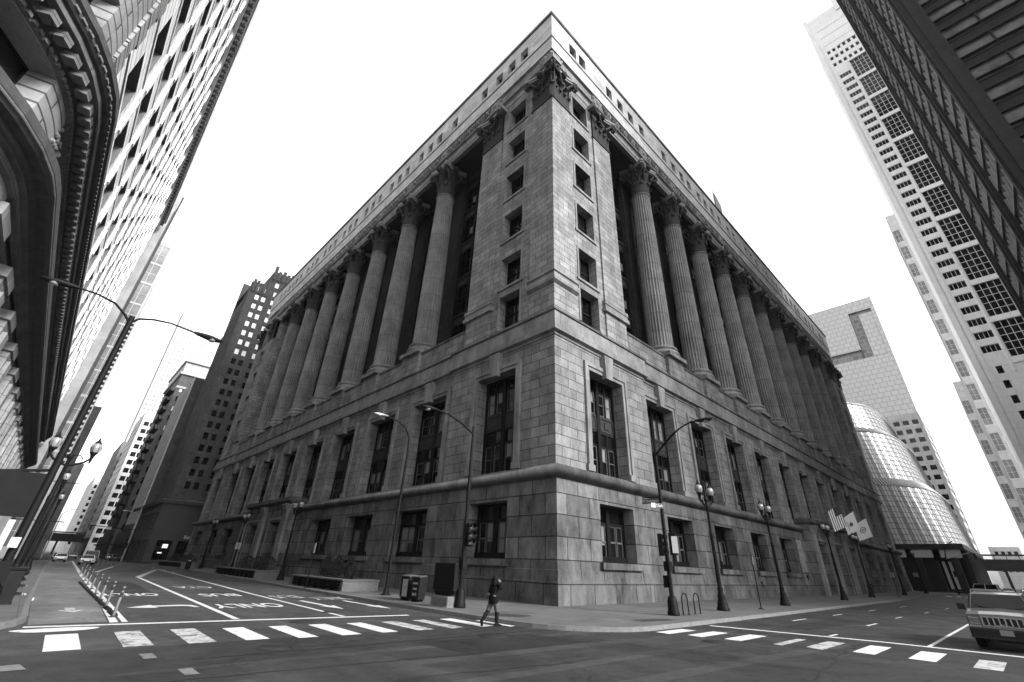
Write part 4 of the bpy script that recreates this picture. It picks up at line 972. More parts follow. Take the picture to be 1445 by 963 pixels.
# ---------- dark steel and glass tower (upper right)
STL=mat('weathered_steel',.024,.7,0,.35,1.2,.3,.05,world=True); STL2=mat('steel_spandrel',.018,.7,0,.3,.8,.2,.05,world=True)
GD=glass('bronze_glass',.01,.08,.03)
GSL=glass('south_glass',.045,.15,.05)
dx0,dx1,dy=48.0,92.0,-34.8
dal=thing('steel_tower','dark steel and glass skyscraper looming at the upper right','skyscraper',(dx0,dy,0))
m=MB().use(STL2); FS=F((0,0,0),(0,-1,0),(-1,0,0)); FW=F((0,0,0),(1,0,0),(0,1,0)); ZF=[9+4.78*i for i in range(40)]; WS=60.0
H_D=ZF[-1]+5
# south face: floors
for z in ZF: m.box(FS,1.6,WS,-.6,.0,z,z+1.5)
m.use(STL)
for z in ZF: m.box(FS,1.6,WS,-.5,.12,z+1.5,z+1.66); m.box(FS,1.6,WS,-.5,.12,z-.1,z+.05); m.box(FS,1.6,WS,-.5,.22,z+2.3,z+2.42); 
m.build('spandrels',dal)
for i,z in enumerate(ZF):
    if i<36: MB().use(GSL).quad(*[FS.p(u,-.35,zz) for u,zz in ((1.6,z+1.6),(WS,z+1.6),(WS,z+4.8),(1.6,z+4.8))]).build('pane',dal)
m=MB().use(STL)
for u in rng(1.6,WS,3.9): m.box(FS,u,u+.12,-.4,.04,9,H_D)
# corner columns
for (a,b,c,d) in ((-.6,1.5,-1.6,.6),): m.wbox(a,b,c,d,0,H_D)
m.wbox(-.9,-.6,-.9,-.1,0,H_D); m.wbox(.1,.9,.6,.9,0,H_D)
DW=dx1-dx0; cx=[DW/3,2*DW/3,DW]
for c in cx: m.wbox(c-1.2,c+1.0,-1.6,.6,0,H_D); m.wbox(c-.5,c+.3,.6,.9,0,H_D)
m.build('steel_column',dal)
edges=[1.5]+[c-1.2 for c in cx]
MUL=mat('bright_mullion',.22,.5,.2,.3,1,0,.3,world=True)
def dal_bay(w,kind=0):
    m=MB().use(STL2); m.box(W,-w/2,w/2,-.5,-.1,0,1.5); m.use(STL)
    n=6; m.use(MUL)
    for i in range(n+1): x=-w/2+w*i/n; m.box(W,x-.07,x+.07,-.3,.12,1.5,4.78)
    m.box(W,-w/2,w/2,-.1,.16,1.42,1.5)
    g=MB().use(GD).quad((-w/2,-.3,1.5),(w/2,-.3,1.5),(w/2,-.3,4.78),(-w/2,-.3,4.78)).mesh('pane'); return m.mesh('window'),[('pane',g)]
spots=[]; pr={}
for i in range(3):
    l=edges[i] if i==0 else cx[i-1]+1.0; r=cx[i]-1.2; pr[i]=dal_bay(r-l)
    for z in ZF: spots.append((Vector(((l+r)/2,.0,z)),0))
spots=[s for s in spots if s[0].z<H_D-4]; spots.sort(key=lambda s:(s[0]+dal.location-CAM).length)
place_windows(dal,pr,spots,100,'window',lambda p:0 if p.x<DW/3 else (1 if p.x<2*DW/3 else 2))
m=MB().use(STL2); m.wbox(1.5,DW,-1.9,-.55,9,H_D); m.wbox(-.5,DW,-WS,.5,H_D-.5,H_D); m.wbox(DW-.2,DW,-WS,-.7,0,H_D); m.wbox(.4,DW,-WS,-WS+.4,0,H_D); m.wbox(.7,.9,-WS,-1.6,9,H_D); m.build('wall',dal)
# ---------- white residential tower
WH=stone('white_precast',.82,4,4.0,.82,.05,.04,.02,bmp=.2,blotch=.15)
X1=140.0; yW=-27.2
wt=thing('white_tower','tall bright white tower with stacked window bays, behind the dark steel skyscraper','skyscraper',(X1,yW,0))
Fw=F((0,0,0),(0,-1,0),(-1,0,0)); ops=[];sp=[]
g4=winmesh(3.7,2.1,FRL,GSKY,4,1,.12,'window_group'); big=winmesh(9.6,10.3,FRL,GSKY,7,5,.16,'window_bay'); one=winmesh(1.1,2.0,FRL,GSKY,1,1,.1)
for i in range(31):
    z=56+4.0*i; ops.append((2.5,6.2,z,z+2.1)); sp.append((Vector(Fw.p(4.35,-.3,z)),rz_of(Fw.N),'g'))
for i in range(11):
    z=51.6+11.85*i+2.2
    ops.append((7.0,16.6,z,z+10.3)); sp.append((Vector(Fw.p(11.8,-.3,z)),rz_of(Fw.N),'b'))
for i in range(11):
    z=52+11.85*i+2.2; ops.append((18,27.6,z,z+10.3)); sp.append((Vector(Fw.p(22.8,-.3,z)),rz_of(Fw.N),'b'))
for z in (184.0,188.2,192.3):
    for k in range(14): u=2.9+1.75*k; ops.append((u-.55,u+.55,z,z+2.0)); sp.append((Vector(Fw.p(u,-.3,z)),rz_of(Fw.N),'o'))
for i in range(12): z=6+4*i; ops.append((3.4,4.6,z,z+2.1)); sp.append((Vector(Fw.p(4.0,-.3,z)),rz_of(Fw.N),'p'))
for i in range(10):
    z=8+4.1*i
    for k in range(5): u=8+2*k; ops.append((u-.8,u+.8,z,z+2.6)); sp.append((Vector(Fw.p(u,-.3,z)),rz_of(Fw.N),'q'))
MB().use(WH).wall(Fw,0,46,0,218,ops,0,.3).build('wall',wt)
PRT={'g':(g4,'window_group'),'b':(big,'window_bay'),'o':(one,'top_window'),'p':(winmesh(1.2,2.1,FRD,GSKY),'slot_window'),'q':(winmesh(1.6,2.6,FRD,GSKY),'lower_window')}
for p,rz,k in sp: (me,kk),nm=PRT[k]; o=obj(nm,me,wt,p,(0,0,rz)); [obj(c,x,o) for c,x in kk]
m=MB().use(WH); m.wbox(0,30,0,.02,0,218); m.wbox(.01,30,-46,0,217.9,218); m.wbox(30,30.1,-46,0,0,218); m.wbox(0,30,-46,-45.9,0,218)
m.box(Fw,-.4,.9,-.5,.35,0,219.5); m.box(Fw,1.5,2.1,-.2,.18,0,200); [m.box(Fw,6.55,28,-.05,.22,51.2+11.85*i+.9,51.2+11.85*i+1.5) for i in range(13)]; m.box(Fw,6.35,6.7,-.1,.2,50,182)
m.box(Fw,11,30,-.5,.5,214,226); [m.box(Fw,2.5,20,-.05,.12,198+5.2*i,198.5+5.2*i) for i in range(3)]
m.build('pier',wt)
tower('office_tower','added unseen grey block shading the city hall from behind the dark steel skyscraper',102,130,-80,-45,95,BRG,[dict(side='n',us=rng(3,25,4),zs=[6+5*i for i in range(17)],w=2.4,h=2.6,proto=winmesh(2.4,2.6,FRD,GSKY),limit=12)])  # unseen block, added to keep sun off the facade's far end
# pale blocks further along the right side of that street
def clark(name,label,x0,yf,h,dep,mt,z0=0,ww=1.6):
    return tower(name,label,x0,x0+dep,yf-28,yf,h,mt,[dict(side='w',us=rng(1.5,27,4.2) ,zs=[6+9.2*i for i in range(int(h/9.2)-1)],w=2.4,h=6.2,proto=winmesh(2.4,6.2,FRL,PAN,2,3),depth=.3,limit=60),dict(side='n',us=rng(2,dep-2,3.4),zs=[6+9.2*i for i in range(int(h/9.2)-1)],w=1.4,h=6.0,proto=winmesh(1.4,6,FRL,PAN,1,3),depth=.3,limit=60)])
clark('pale_office_tower','slim pale tower with long vertical windows, just left of the white tower',205,-25.2,150,34,PALE)
clark('pale_office_tower','lower pale building with punched openings, at the foot of the white tower',262,-22.8,86,60,PALE)
tower('brick_building','low grey building above the railway bridge at the far right',330,352,-4,14,26,BRG,[dict(side='w',us=rng(2,16,3),zs=[8,12,16,20],w=1.6,h=1.8,proto=pb)])
tower('office_block','small pale building beyond the railway bridge, right of the grey one',352,372,-20,-8,20,PALE,[dict(side='w',us=rng(2,10,2.5),zs=[8,12,16],w=1.6,h=1.8,proto=pb)])
# ---------- pale stone-clad tower with L-shaped dark recess
pt=thing('pale_skyscraper','pale gridded tower with a grey L-shaped recess, above the sloping glass hall','skyscraper',(300,-4.5,0))
Fp=F((0,0,0),(0,1,0),(-1,0,0)); GRD=stone('pale_grid_cladding',.50,3.4,2.9,.72,.25,.03,.02,bmp=.3,blotch=.1); GRK=stone('grey_grid_glass',.20,3.4,2.9,1.5,.3,.1,.2,bmp=.3,blotch=.4)
m=MB().use(GRD).wall(Fp,0,62,0,160,[(2,14,121,152.5),(14,60,121,127)],0,1.5,GRK); m.quad((0,0,0),(40,0,0),(40,0,160),(0,0,160)); m.quad((0,62,0),(40,62,0),(40,62,160),(0,62,160)); m.quad((40,0,0),(40,62,0),(40,62,160),(40,0,160)); m.quad((0,0,160),(40,0,160),(40,62,160),(0,62,160)); m.build('wall',pt)
m=MB().use(GRK).box(Fp,2,14,-1.6,-1.5,121,152.5); m.box(Fp,14,60,-1.6,-1.5,121,127); m.build('recess_glazing',pt)
MB().use(GRD).box(Fp,2.05,9,-1.4,-.3,121.3,150).build('inner_block',pt)
# ---------- sloping curved glass hall
TG=bpy.data.materials.new('glass_hall'); TG.use_nodes=True
TG,nt_,b_=(lambda m_:(m_,m_.node_tree,m_.node_tree.nodes['Principled BSDF']))(TG)
b_.inputs['Base Color'].default_value=grey(.10); b_.inputs['Roughness'].default_value=.3; b_.inputs['Metallic'].default_value=.5
bump(nt_,b_,noise(nt_,geopos(nt_),.25,3),.25,.4); b_.inputs['Base Color'].default_value=grey(.5)
th=thing('glass_hall','sloping curved glass building with bright diagonal stripes behind the end of the city hall','civic building',(141,-9.5,0))
PANW=mat('white_panel_and_reflection',.55,.5,0,.06,2,world=True); PANG=mat('grey_metal_panel',.12,.5,.1,.3,2,world=True); BLKP=mat('granite_panel',.02,.3,0,.4,1,world=True)
HP=[(0,36),(.6,28),(3,20),(8,12.5),(15,6.5),(24,2.2),(36,.4),(52,0),(66,0)]
def hcurve(t):
    q=t*(len(HP)-1); i=min(int(q),len(HP)-2); u=q-i; P=[Vector(HP[max(0,min(len(HP)-1,i+k))]) for k in (-1,0,1,2)]
    return .5*((2*P[1])+(-P[0]+P[2])*u+(2*P[0]-5*P[1]+4*P[2]-P[3])*u*u+(-P[0]+3*P[1]-3*P[2]+P[3])*u**3)
def thp(t,z,dd=0):
    p=hcurve(t); e=hcurve(min(1,t+.01))-hcurve(max(0,t-.01)); e.normalize(); n=Vector((e.y,-e.x)); n=n if n.dot(Vector((-1,-1)))>0 else -n
    k=(z-10.5)/45*6.5+(1.6 if z>28 else 0)+(1.8 if z>45.4 else 0); p=p-n*(k-dd); return (p.x,p.y,z)
PNL=mat('pale_hall_glass',.26,.35,.1,.45,.3,0,.3,world=True)
for za,zb in ((10.5,27.0),(29.5,44.5),(46.5,55.0)):
    n=72; g=MB()
    for i in range(n):
        g.use(PANW if i%3==0 else (PNL if i%3==1 else TG)); a_,b_2=i/n,(i+1)/n  # every third strip white: bright reflections painted as panels
        g.quad(thp(a_,za),thp(b_2,za),thp(b_2,zb),thp(a_,zb))
    g.build('curtain_wall',th)
    fr_=MB().use(PANG)
    for i in range(0,n+1): fr_.tube([thp(i/n,za,.12),thp(i/n,zb,.12)],.05,4,False,False)
    for j in range(int((zb-za)/1.5)+1): z=za+1.5*j; fr_.tube([thp(i/40,z,.1) for i in range(41)],.06,4,False,False)
    fr_.build('mullions',th)
for za,zb in ((27.0,29.5),(44.5,46.5)):
    g=MB().use(PANG)
    for i in range(40): g.quad(thp(i/40,za,-.3),thp((i+1)/40,za,-.3),thp((i+1)/40,zb,.2),thp(i/40,zb,.2))
    g.use(PANW)
    for i in range(0,70): g.tube([thp(i/70,za,.3),thp(i/70,zb,.5)],.14,4,False,False)
    g.build('louvre_band',th)
g=MB().use(PANW)
g.tube([thp(i/40,55.3,.1) for i in range(41)],.35,4,False,False); g.build('roof_edge',th)
g=MB().use(BLKP)
g.wbox(7,13,6,46,0,7.2); g.wbox(22,66,.8,46,0,9.4); g.wbox(-1.5,66,-.9,46,9.3,10.5); 
for i in range(6): g.wbox(-.6,.6,1+7*i,2.2+7*i,0,9.5)
for i in range(15): g.wbox(6+4*i,7+4*i,-.6,.4,0,9.4)
g.use(PANW)
for i in range(8): g.wbox(-1.0,-.8,0+5.4*i,4+5.4*i,7.4,9.2)
for i in range(3): g.wbox(1.6,1.9,1.5+1.2*i,2.1+1.2*i,.6,6.6)
g.build('arcade',th)
tb=tower('office_tower','pale tower with rows of windows rising just behind the sloping glass hall',228,256,-8.0,18,66,PALE,[dict(side='w',us=rng(2,24,3.2),zs=[8+3.8*i for i in range(15)],w=2.2,h=2,proto=winmesh(2.2,2,FRL,GSKY),limit=50),dict(side='s',us=rng(2,26,3),zs=[8+3.8*i for i in range(15)],w=2,h=2,proto=winmesh(2,2,FRL,GSKY),limit=50)])
# ---------- elevated railway bridges
def railway(name,label,axis,at,a,b,z0,z1,w=9):
    o=thing(name,label,'railway bridge',(at,a,0) if axis=='y' else (a,at,0)); L=b-a
    fr=F((0,0,0),(0,1,0),(-1,0,0)) if axis=='y' else F((0,0,0),(1,0,0),(0,-1,0))
    STB=mat('bridge_steel',.025,.6,.2,.3,1,world=True)
    m=MB().use(STB); m.box(fr,0,L,-w,0,z0,z0+.9)
    MB().use(STB).box(fr,0,L,-w,.15,z0-.1,z0+2.3).build('girder',o)
    MB().use(STB).box(fr,0,L,-.05,.05,z0+2.3,z0+3.3).build('parapet_panel',o)
    m=MB().use(STB); m.box(fr,0,L,-.12,.12,z1-.1,z1+.35); m.box(fr,0,L,-w,-w+.2,z1-1.2,z1-1.0)
    for u in rng(0,L,3.0): m.box(fr,u,u+.18,-.1,.1,z0+1.3,z1)
    m.build('railing',o)
    MB().use(STB).box(fr,0,L,-w,-w*.35,z1+.2,z1+.5).build('canopy',o)
    for u in (1,L*.33,L*.66,L-1):
        for d_ in (-.6,-w+.6): MB().use(STB).box(fr,u-.3,u+.3,d_-.3,d_+.3,0,z0).build('support',o)
    return o
railway('railway_bridge','dark elevated railway bridge crossing the street at the far right','y',212,-40,-1,6.2,10.6)
railway('railway_bridge','dark elevated railway crossing far down the left street','x',300,-26,8,5.6,9.2)
# roof flagpole / crane tip seen above the attic
m=MB().use(TRIMM)
o=thing('roof_flagpole','thin pointed mast on the city hall roof above its right-hand attic','mast',(59,3.2,63)); MB().use(TRIMM).tube([(0,0,0),(0,0,16.4)],[.16,.04],8).build('pole',o)
MB().use(mat('mast_flag',.35,.8,0,.4,3,world=True)).add([(0,0,15.6),(.5,-.3,14.4),(1.1,-.7,11.5),(1.3,-.6,9.4),(.5,-.3,9.8),(0,0,10.6),(.2,.25,13)],[(0,1,6),(1,2,6),(2,3,4,6),(6,4,5)]).build('flag',o)
o=thing('penthouse','pale rooftop penthouse peeping over the left parapet of the city hall','rooftop block',(12,44,63)); 
MB().use(PALE).wbox(0,22,0,30,0,6.5).build('wall',o); MB().use(PALE).wbox(3,20,-8,0,0,8.2).build('stair_head',o)
# ================================================================= STREET FURNITURE
BLK=mat('black_painted_iron',.006,.55,.0,.3,4,.1,.08,world=True); BLK2=mat('dark_green_iron',.010,.55,.0,.3,3,.2,.08,world=True); GLB=mat('lamp_globe',.2,.12,0,.08,4,spec=.8); CONB=mat('cast_concrete',.095,.8,0,.25,5,.4,world=True)
ALU=mat('brushed_aluminium',.42,.35,.8,.15,3,world=True); WSG=mat('white_sign_face',.36,.5,0,.05,2,world=True); GSG=mat('street_sign_face',.05,.5,0,.1,2,world=True); LENS=mat('signal_lens',.05,.2,0,.2,3)
# ---- twin globe lamp posts
def globe_lamp(label,x,y,rz=0,bars=True,h=7.1,src=[]):
    if src:
        o=tree_copy(src[0],None,(x,y,0),(0,0,rz),label); return o
    t=thing('globe_street_lamp',label,'street lamp',(x,y,0),rz,'twin globe street lamps')
    MB().use(BLK).lathe([(.36,0),(.37,.14),(.31,.2),(.30,.32),(.25,.5),(.22,.62),(.23,.7),(.155,.95),(.15,1.05),(.18,1.12),(.15,1.2)],12).build('base',t)
    MB().use(BLK).lathe([(.125,1.15),(.10,4.0),(.115,4.05),(.115,4.2),(.085,4.3),(.075,6.05),(.12,6.1),(.13,6.25),(.06,6.4),(.05,6.9),(.02,7.2)],12).build('pole',t)
    b=MB().use(BLK)
    for s in (-1,1):
        b.tube([(0,0,5.75),(s*.25,0,5.82),(s*.6,0,6.0),(s*.82,0,6.25),(s*.82,0,6.45)],[.05,.06,.055,.05,.06],8); b.tube([(0,0,6.25),(s*.35,0,6.32),(s*.5,0,6.18),(s*.4,0,6.05)],.03,6)
        b.lathe([(.02,-.55),(.05,-.45),(.08,-.2),(.13,-.05),(.17,.0)],10,(s*.82,0,6.5))
    b.build('bracket',t)
    for s in (-1,1):
        g=MB().use(GLB); g.lathe([(.12,0),(.2,.12),(.235,.28),(.22,.42),(.15,.54),(.09,.58)],14,(0,0,0)); lm=g.build('lamp',t,loc=(s*.82,0,6.5))
        c=MB().use(BLK).lathe([(.17,.5),(.15,.58),(.06,.68),(.05,.74),(.015,.86)],10); c.lathe([(.16,-.02),(.18,.04),(.14,.08)],10)
        for k in range(6): a=R(60*k); c.tube([(.15*math.cos(a),.15*math.sin(a),.0),(.245*math.cos(a),.245*math.sin(a),.28),(.15*math.cos(a),.15*math.sin(a),.55)],.012,4)
        c.build('cap',lm)
    if bars:
        for z in (4.95,3.12): MB().use(BLK).tube([(-.95,0,z),(.95,0,z)],.022,6).build('banner_bar',t)
    src.append(t); return t
globe_lamp('black twin globe lamp post just right of the two bike racks',7.72,-6.35)
for x,y,l in ((18.76,-6.25,'twin globe lamp post standing just past the slim sign pole on the right pavement'),(38.1,-5.7,'twin globe lamp post in front of the columned entrance, below the striped flag'),(54.4,-5.0,'twin globe lamp post below the two white flags on the right pavement'),(76,-5.2,'twin globe lamp post near the far end of the right side of the city hall'),(98,-5.2,'farthest twin globe lamp post beside the city hall on the right pavement')): globe_lamp(l,x,y)
for x,y,l in ((-4.6,31.4,'twin globe lamp post between the two planter benches on the left pavement'),(-3.2,53.4,'twin globe lamp post behind the second planter bench, left side of the city hall'),(-2.6,72,'twin globe lamp post near the far corner of the left side of the city hall')): globe_lamp(l,x,y,R(90))
for x,y,l in ((-23.15,13.5,'twin globe lamp post tight against the terracotta tower, nearest of that side'),(-22.9,30,'second twin globe lamp post along the terracotta tower'),(-22.5,50,'third twin globe lamp post along the left pavement beyond the terracotta tower front')): globe_lamp(l,x,y,R(90) if y>20 else 0)
k=0
for i,y in enumerate(rng(138,258,15)):
    globe_lamp('distant twin globe lamp post in the left street row, '+['nearest','second','third','fourth','fifth','sixth','seventh','eighth','farthest'][i]+' of its row',-4.0+.02*(y-138),y,R(90))
# ---- cobra head lamps
def cobra_head(m,p,d,L=.95):
    """d: unit direction of arm"""
    p=Vector(p); d=Vector(d); sd=Vector((-d.y,d.x,0)); vs=[];fs=[]
    S=[(0,.07,.06,.0),(.2,.12,.09,-.01),(.45,.19,.12,-.03),(.75,.20,.11,-.05),(.95,.12,.07,-.04),(1.0,.03,.03,-.02)]
    n=10
    for t,w,h,dz in S:
        for k in range(n):
            a=2*PI*k/n; vs.append(p+d*(t*L)+sd*(w*math.cos(a))+Vector((0,0,h*math.sin(a)+dz)))
    for j in range(len(S)-1):
        for k in range(n): fs.append((j*n+k,j*n+(k+1)%n,(j+1)*n+(k+1)%n,(j+1)*n+k))
    m.add(vs,fs,True); m.add(vs[:n],[tuple(range(n))]); m.add(vs[-n:],[tuple(range(n))])
def cobra_lens(p,d,L=.95):
    p=Vector(p); d=Vector(d); c=p+d*(.62*L)+Vector((0,0,-.1)); return MB().use(GLB).sphere(tuple(c),.17,12,8,(1,1,.65))
def pole_base(t): MB().use(BLK).lathe([(.30,0),(.31,.12),(.28,.2),(.25,.62),(.2,.8),(.13,.86)],8).build('base',t)
def arm_pts(o,d,reach,rise,n=8,droop=0):
    return [(o[0]+d[0]*reach*t,o[1]+d[1]*reach*t,o[2]+rise*math.sin(t*PI/2)-droop*t*t) for t in [i/n for i in range(n+1)]]
def signal_head(parent,loc,rz,n=3):
    m=MB().use(BLK); m.box(W,-.18,.18,-.12,.12,0,.36*n)
    for i in range(n):
        z=.36*i+.18; m.add([(.15*math.cos(a),y,z+.15*math.sin(a)) for y in (.12,.36) for a in [R(q) for q in range(-20,201,20)]],[(k,k+1,k+13,k+12) for k in range(11)],True)
    s=m.build('signal_head',parent,loc=loc,rot=(0,0,rz)); bevel_obj(s,.02)
    for i in range(n): MB().use(LENS).lathe([(0,.0),(.13,.0)],16,cap=False).build('lens',s,loc=(0,.125,.36*i+.18),rot=(R(90),0,0))
    return s
# corner signal pole with street names (right)
t=thing('signal_pole','dark signal pole with street name signs and curved lamp arm, beside the bike racks','signal pole',(1.21,-6.65,0)); pole_base(t)
MB().use(BLK).tube([(0,0,.8),(0,0,8.0)],[.11,.075],10).build('pole',t)
ap=arm_pts((0,0,7.9),(0,-1),2.7,1.55); MB().use(BLK).tube(ap,[.06]*5+[.045]*4,8).build('lamp_arm',t)
m=MB().use(BLK2); cobra_head(m,ap[-1],(0,-1,0)); hd=m.build('lamp_head',t); cobra_lens(ap[-1],(0,-1,0)).build('lamp_lens',hd)
signal_head(t,(-.02,.28,2.65),R(200)); signal_head(t,(.26,-.28,2.7),R(-70))
m=MB().use(BLK); m.box(W,-.16,.16,-.14,.18,1.95,2.4); m.box(W,-.14,.14,.1,.3,1.2,1.75); m.build('control_box',t)
MB().use(BLK).tube([(0,.1,5.62),(0,1.15,5.62)],.03,6).build('sign_bracket',t)
def sign(parent,loc,rz,w,h,face,txt,sz,tm,name='street_sign'):
    b=MB().use(face).box(W,-w/2,w/2,-.015,.015,-h/2,h/2).build(name,parent,loc=loc,rot=(0,0,rz)); tx=text_obj(txt,sz,'lettering',b,(0,-.022,0),(R(90),0,0),tm,.002); return b
s1=sign(t,(-.03,.62,5.42),R(-90),1.05,.26,GSG,'W Washington',.165,WSG); s2=sign(t,(-.32,.05,5.12),R(-25),.8,.26,GSG,'N Clark',.19,WSG)
MB().use(WSG).box(W,-.14,.14,-.02,-.016,-.12,.12).build('white_square',s2,loc=(-.28,0,0))
MB().use(WSG).box(W,-.15,.15,-.012,.012,-.40,.40).build('white_plate',t,loc=(.12,-.46,3.2),rot=(0,0,R(-60)))
# corner signal pole (left)
t=thing('signal_pole','dark signal pole with curved lamp arm standing beside the black information board','signal pole',(-6.69,.64,0)); pole_base(t)
MB().use(BLK).tube([(0,0,.8),(0,0,9.15)],[.12,.075],10).build('pole',t)
ap=[(0,0,8.7),(-.9,0,9.15),(-1.9,0,9.45),(-2.75,0,9.52)]; MB().use(BLK).tube(ap,[.06,.055,.05,.045],8).build('lamp_arm',t)
m=MB().use(BLK2); cobra_head(m,ap[-1],(-1,0,0)); hd=m.build('lamp_head',t); cobra_lens(ap[-1],(-1,0,0)).build('lamp_lens',hd)
signal_head(t,(.25,-.1,2.75),R(-90)); signal_head(t,(.1,-.32,2.8),R(170)); MB().use(BLK).box(W,-.15,.15,-.2,.16,1.7,2.2).build('control_box',t)
# plain curved lamp pole further left
t=thing('street_lamp','tall dark street lamp with curved neck and single head, behind the newspaper boxes','street lamp',(-5.48,9.9,0)); MB().use(BLK).lathe([(.32,0),(.33,.06),(.2,.1),(.17,.35),(.12,.4)],10).build('base',t)
ap=[(0,0,.3),(.02,0,5.5),(.1,0,9.0),(.02,0,10.2),(-.35,0,10.85),(-1.0,0,11.2),(-2.0,0,11.42)]; MB().use(BLK).tube(ap,[.12,.1,.08,.07,.06,.055,.05],10).build('pole',t)
m=MB().use(ALU); cobra_head(m,ap[-1],(-1,0,0),1.15); hd=m.build('lamp_head',t); cobra_lens(ap[-1],(-1,0,0),1.15).build('lamp_lens',hd)
# double armed lamp and signal pole on the near left corner
t=thing('signal_pole','tall dark pole with two curved lamp arms and a signal box, at the left edge','signal pole',(-23.35,3.2,0)); pole_base(t)
MB().use(BLK).tube([(0,0,.8),(0,0,10.6)],[.13,.10],10).build('pole',t)
m=MB().use(BLK)
for z in rng(4.6,10.4,.2): m.box(W,.08,.17,-.03,.03,z,z+.1)
m.build('pole_strap',t)
for s,(rx,rzz) in ((-1,(1.9,.85)),(1,(2.25,.75))):
    ap=[(0,0,10.3),(s*.25,0,10.6),(s*.7,0,10.95 if s<0 else 10.75),(s*1.3,0,11.1 if s<0 else 10.82),(s*rx,0,11.12 if s<0 else 10.72)]; MB().use(BLK).tube(ap,[.05,.05,.045,.04,.04],8).build('lamp_arm',t)
    m=MB().use(BLK2); cobra_head(m,ap[-1],(s,0,0),1.15); hd=m.build('lamp_head',t); cobra_lens(ap[-1],(s,0,0),1.15).build('lamp_lens',hd)
signal_head(t,(-.45,.15,2.95),0); signal_head(t,(-.95,.15,2.95),R(10)); MB().use(BLK).box(W,-1.25,.12,-.05,.03,2.8,4.2).build('signal_backplate',t)
MB().use(BLK).tube([(0,0,4.35),(-2.2,0,4.0),(-4.6,0,3.7)],.05,8).build('mast_arm',t)
for x,z0,z1,w in ((-.75,2.0,2.7,.07),(-.35,1.6,2.7,.08),(-.05,1.9,2.2,.12)): MB().use(WSG).box(W,x-w,x+w,-.3,-.27,z0,z1).build('white_plate',t)
MB().use(BLK).box(W,-.75,.18,-.2,.2,.9,1.5).build('control_box',t)
t=thing('utility_box','squat dark utility cabinet at the kerb under the near left lamp pole','cabinet',(-23.2,8.2,0)); bevel_obj(MB().use(BLK2).wbox(-.45,.45,-.6,.6,0,1.15).build('cabinet',t),.04); MB().use(BLK).wbox(-.5,.5,-.65,.65,1.15,1.22).build('lid',t)
# information board
t=thing('information_board','blank black information board on a concrete foot at the left pavement edge','information board',(-7.1,1.45,0),R(90))
bevel_obj(MB().use(BLK).box(W,-.88,.88,-.12,.12,.72,1.95).build('board',t),.03); MB().use(BLK).add([(-.62,-.1,.5),(.62,-.1,.5),(.74,-.12,.72),(-.74,-.12,.72),(-.62,.1,.5),(.62,.1,.5),(.74,.12,.72),(-.74,.12,.72)],[(0,1,2,3),(4,5,6,7),(0,1,5,4),(1,2,6,5),(2,3,7,6),(3,0,4,7)]).build('stem',t)
bevel_obj(MB().use(CONB).box(W,-.72,.72,-.3,.3,0,.48).build('foot',t),.08)
# newspaper boxes
def newsbox(label,x,y,face,txt,rz=R(90)):
    t=thing('newspaper_box',label,'newspaper box',(x,y,0),rz,'newspaper boxes by the left kerb')
    bevel_obj(MB().use(BLK2).box(W,-.3,.3,-.28,.28,.12,1.18).build('cabinet',t),.03); MB().use(BLK).box(W,-.24,.24,-.22,.22,0,.12).build('foot',t)
    MB().use(TRIMM).add([(-.31,-.3,1.18),(.31,-.3,1.18),(.31,.3,1.24),(-.31,.3,1.24),(-.31,-.3,1.22),(.31,-.3,1.22),(.31,.3,1.28),(-.31,.3,1.28)],[(4,5,6,7),(0,1,5,4),(1,2,6,5),(2,3,7,6),(3,0,4,7)]).build('lid',t)
    p=MB().use(face).box(W,-.22,.22,-.3,-.28,.2,1.05).build('front_panel',t)
    for i,(w_,zz) in enumerate(txt): text_obj(w_,.17 if len(w_)<4 else .13,'lettering',p,(0,-.305,zz),(R(90),0,0),BLK if face is not BLK2 else WSG,.001)
newsbox('dark newspaper box with a light front panel, left one of the pair',-6.55,5.62,ALU,[('T',.62)],R(-84)); newsbox('black newspaper box with white block lettering, right one of the pair',-6.6,4.55,BLK2,[('NEWS',.88),('FREE',.62),('BUS',.36)],R(-76))
newsbox('dark ribbed newspaper box tucked behind the light fronted one',-6.2,6.35,BLK2,[],R(-88))
# planter benches with conical shrubs
LEAF=mat('evergreen_leaf',.02,.6,0,.5,6,world=True)
def shrub(label,x,y,h,r,z=.55,seed=0,group='clipped conical shrubs',name='conical_shrub'):
    t=thing(name,label,'shrub',(x,y,z),0,group); rd=random.Random(seed); m=MB().use(LEAF)
    for i in range(950):
        u=rd.random(); zz=h*(.1+.9*u); rr=r*(math.sin(PI*min(1,(.12+.88*u))**.8)+.12)*(.55+.55*rd.random()); a=rd.uniform(0,2*PI)
        c=Vector((rr*math.cos(a),rr*math.sin(a),zz)); d=Vector((rd.uniform(-1,1),rd.uniform(-1,1),rd.uniform(-.2,1))).normalized(); e=d.cross(Vector((rd.uniform(-1,1),rd.uniform(-1,1),rd.uniform(-1,1)))).normalized()
        m.add([c-e*.035,c+d*.11,c+e*.035,c-d*.05],[(0,1,2,3)])
    m.build('foliage',t); MB().use(mat('bark',.05,.9,0,.3,5,.5)).tube([(0,0,0),(0,0,h*.5)],[.05,.02],6).build('stem',t); return t
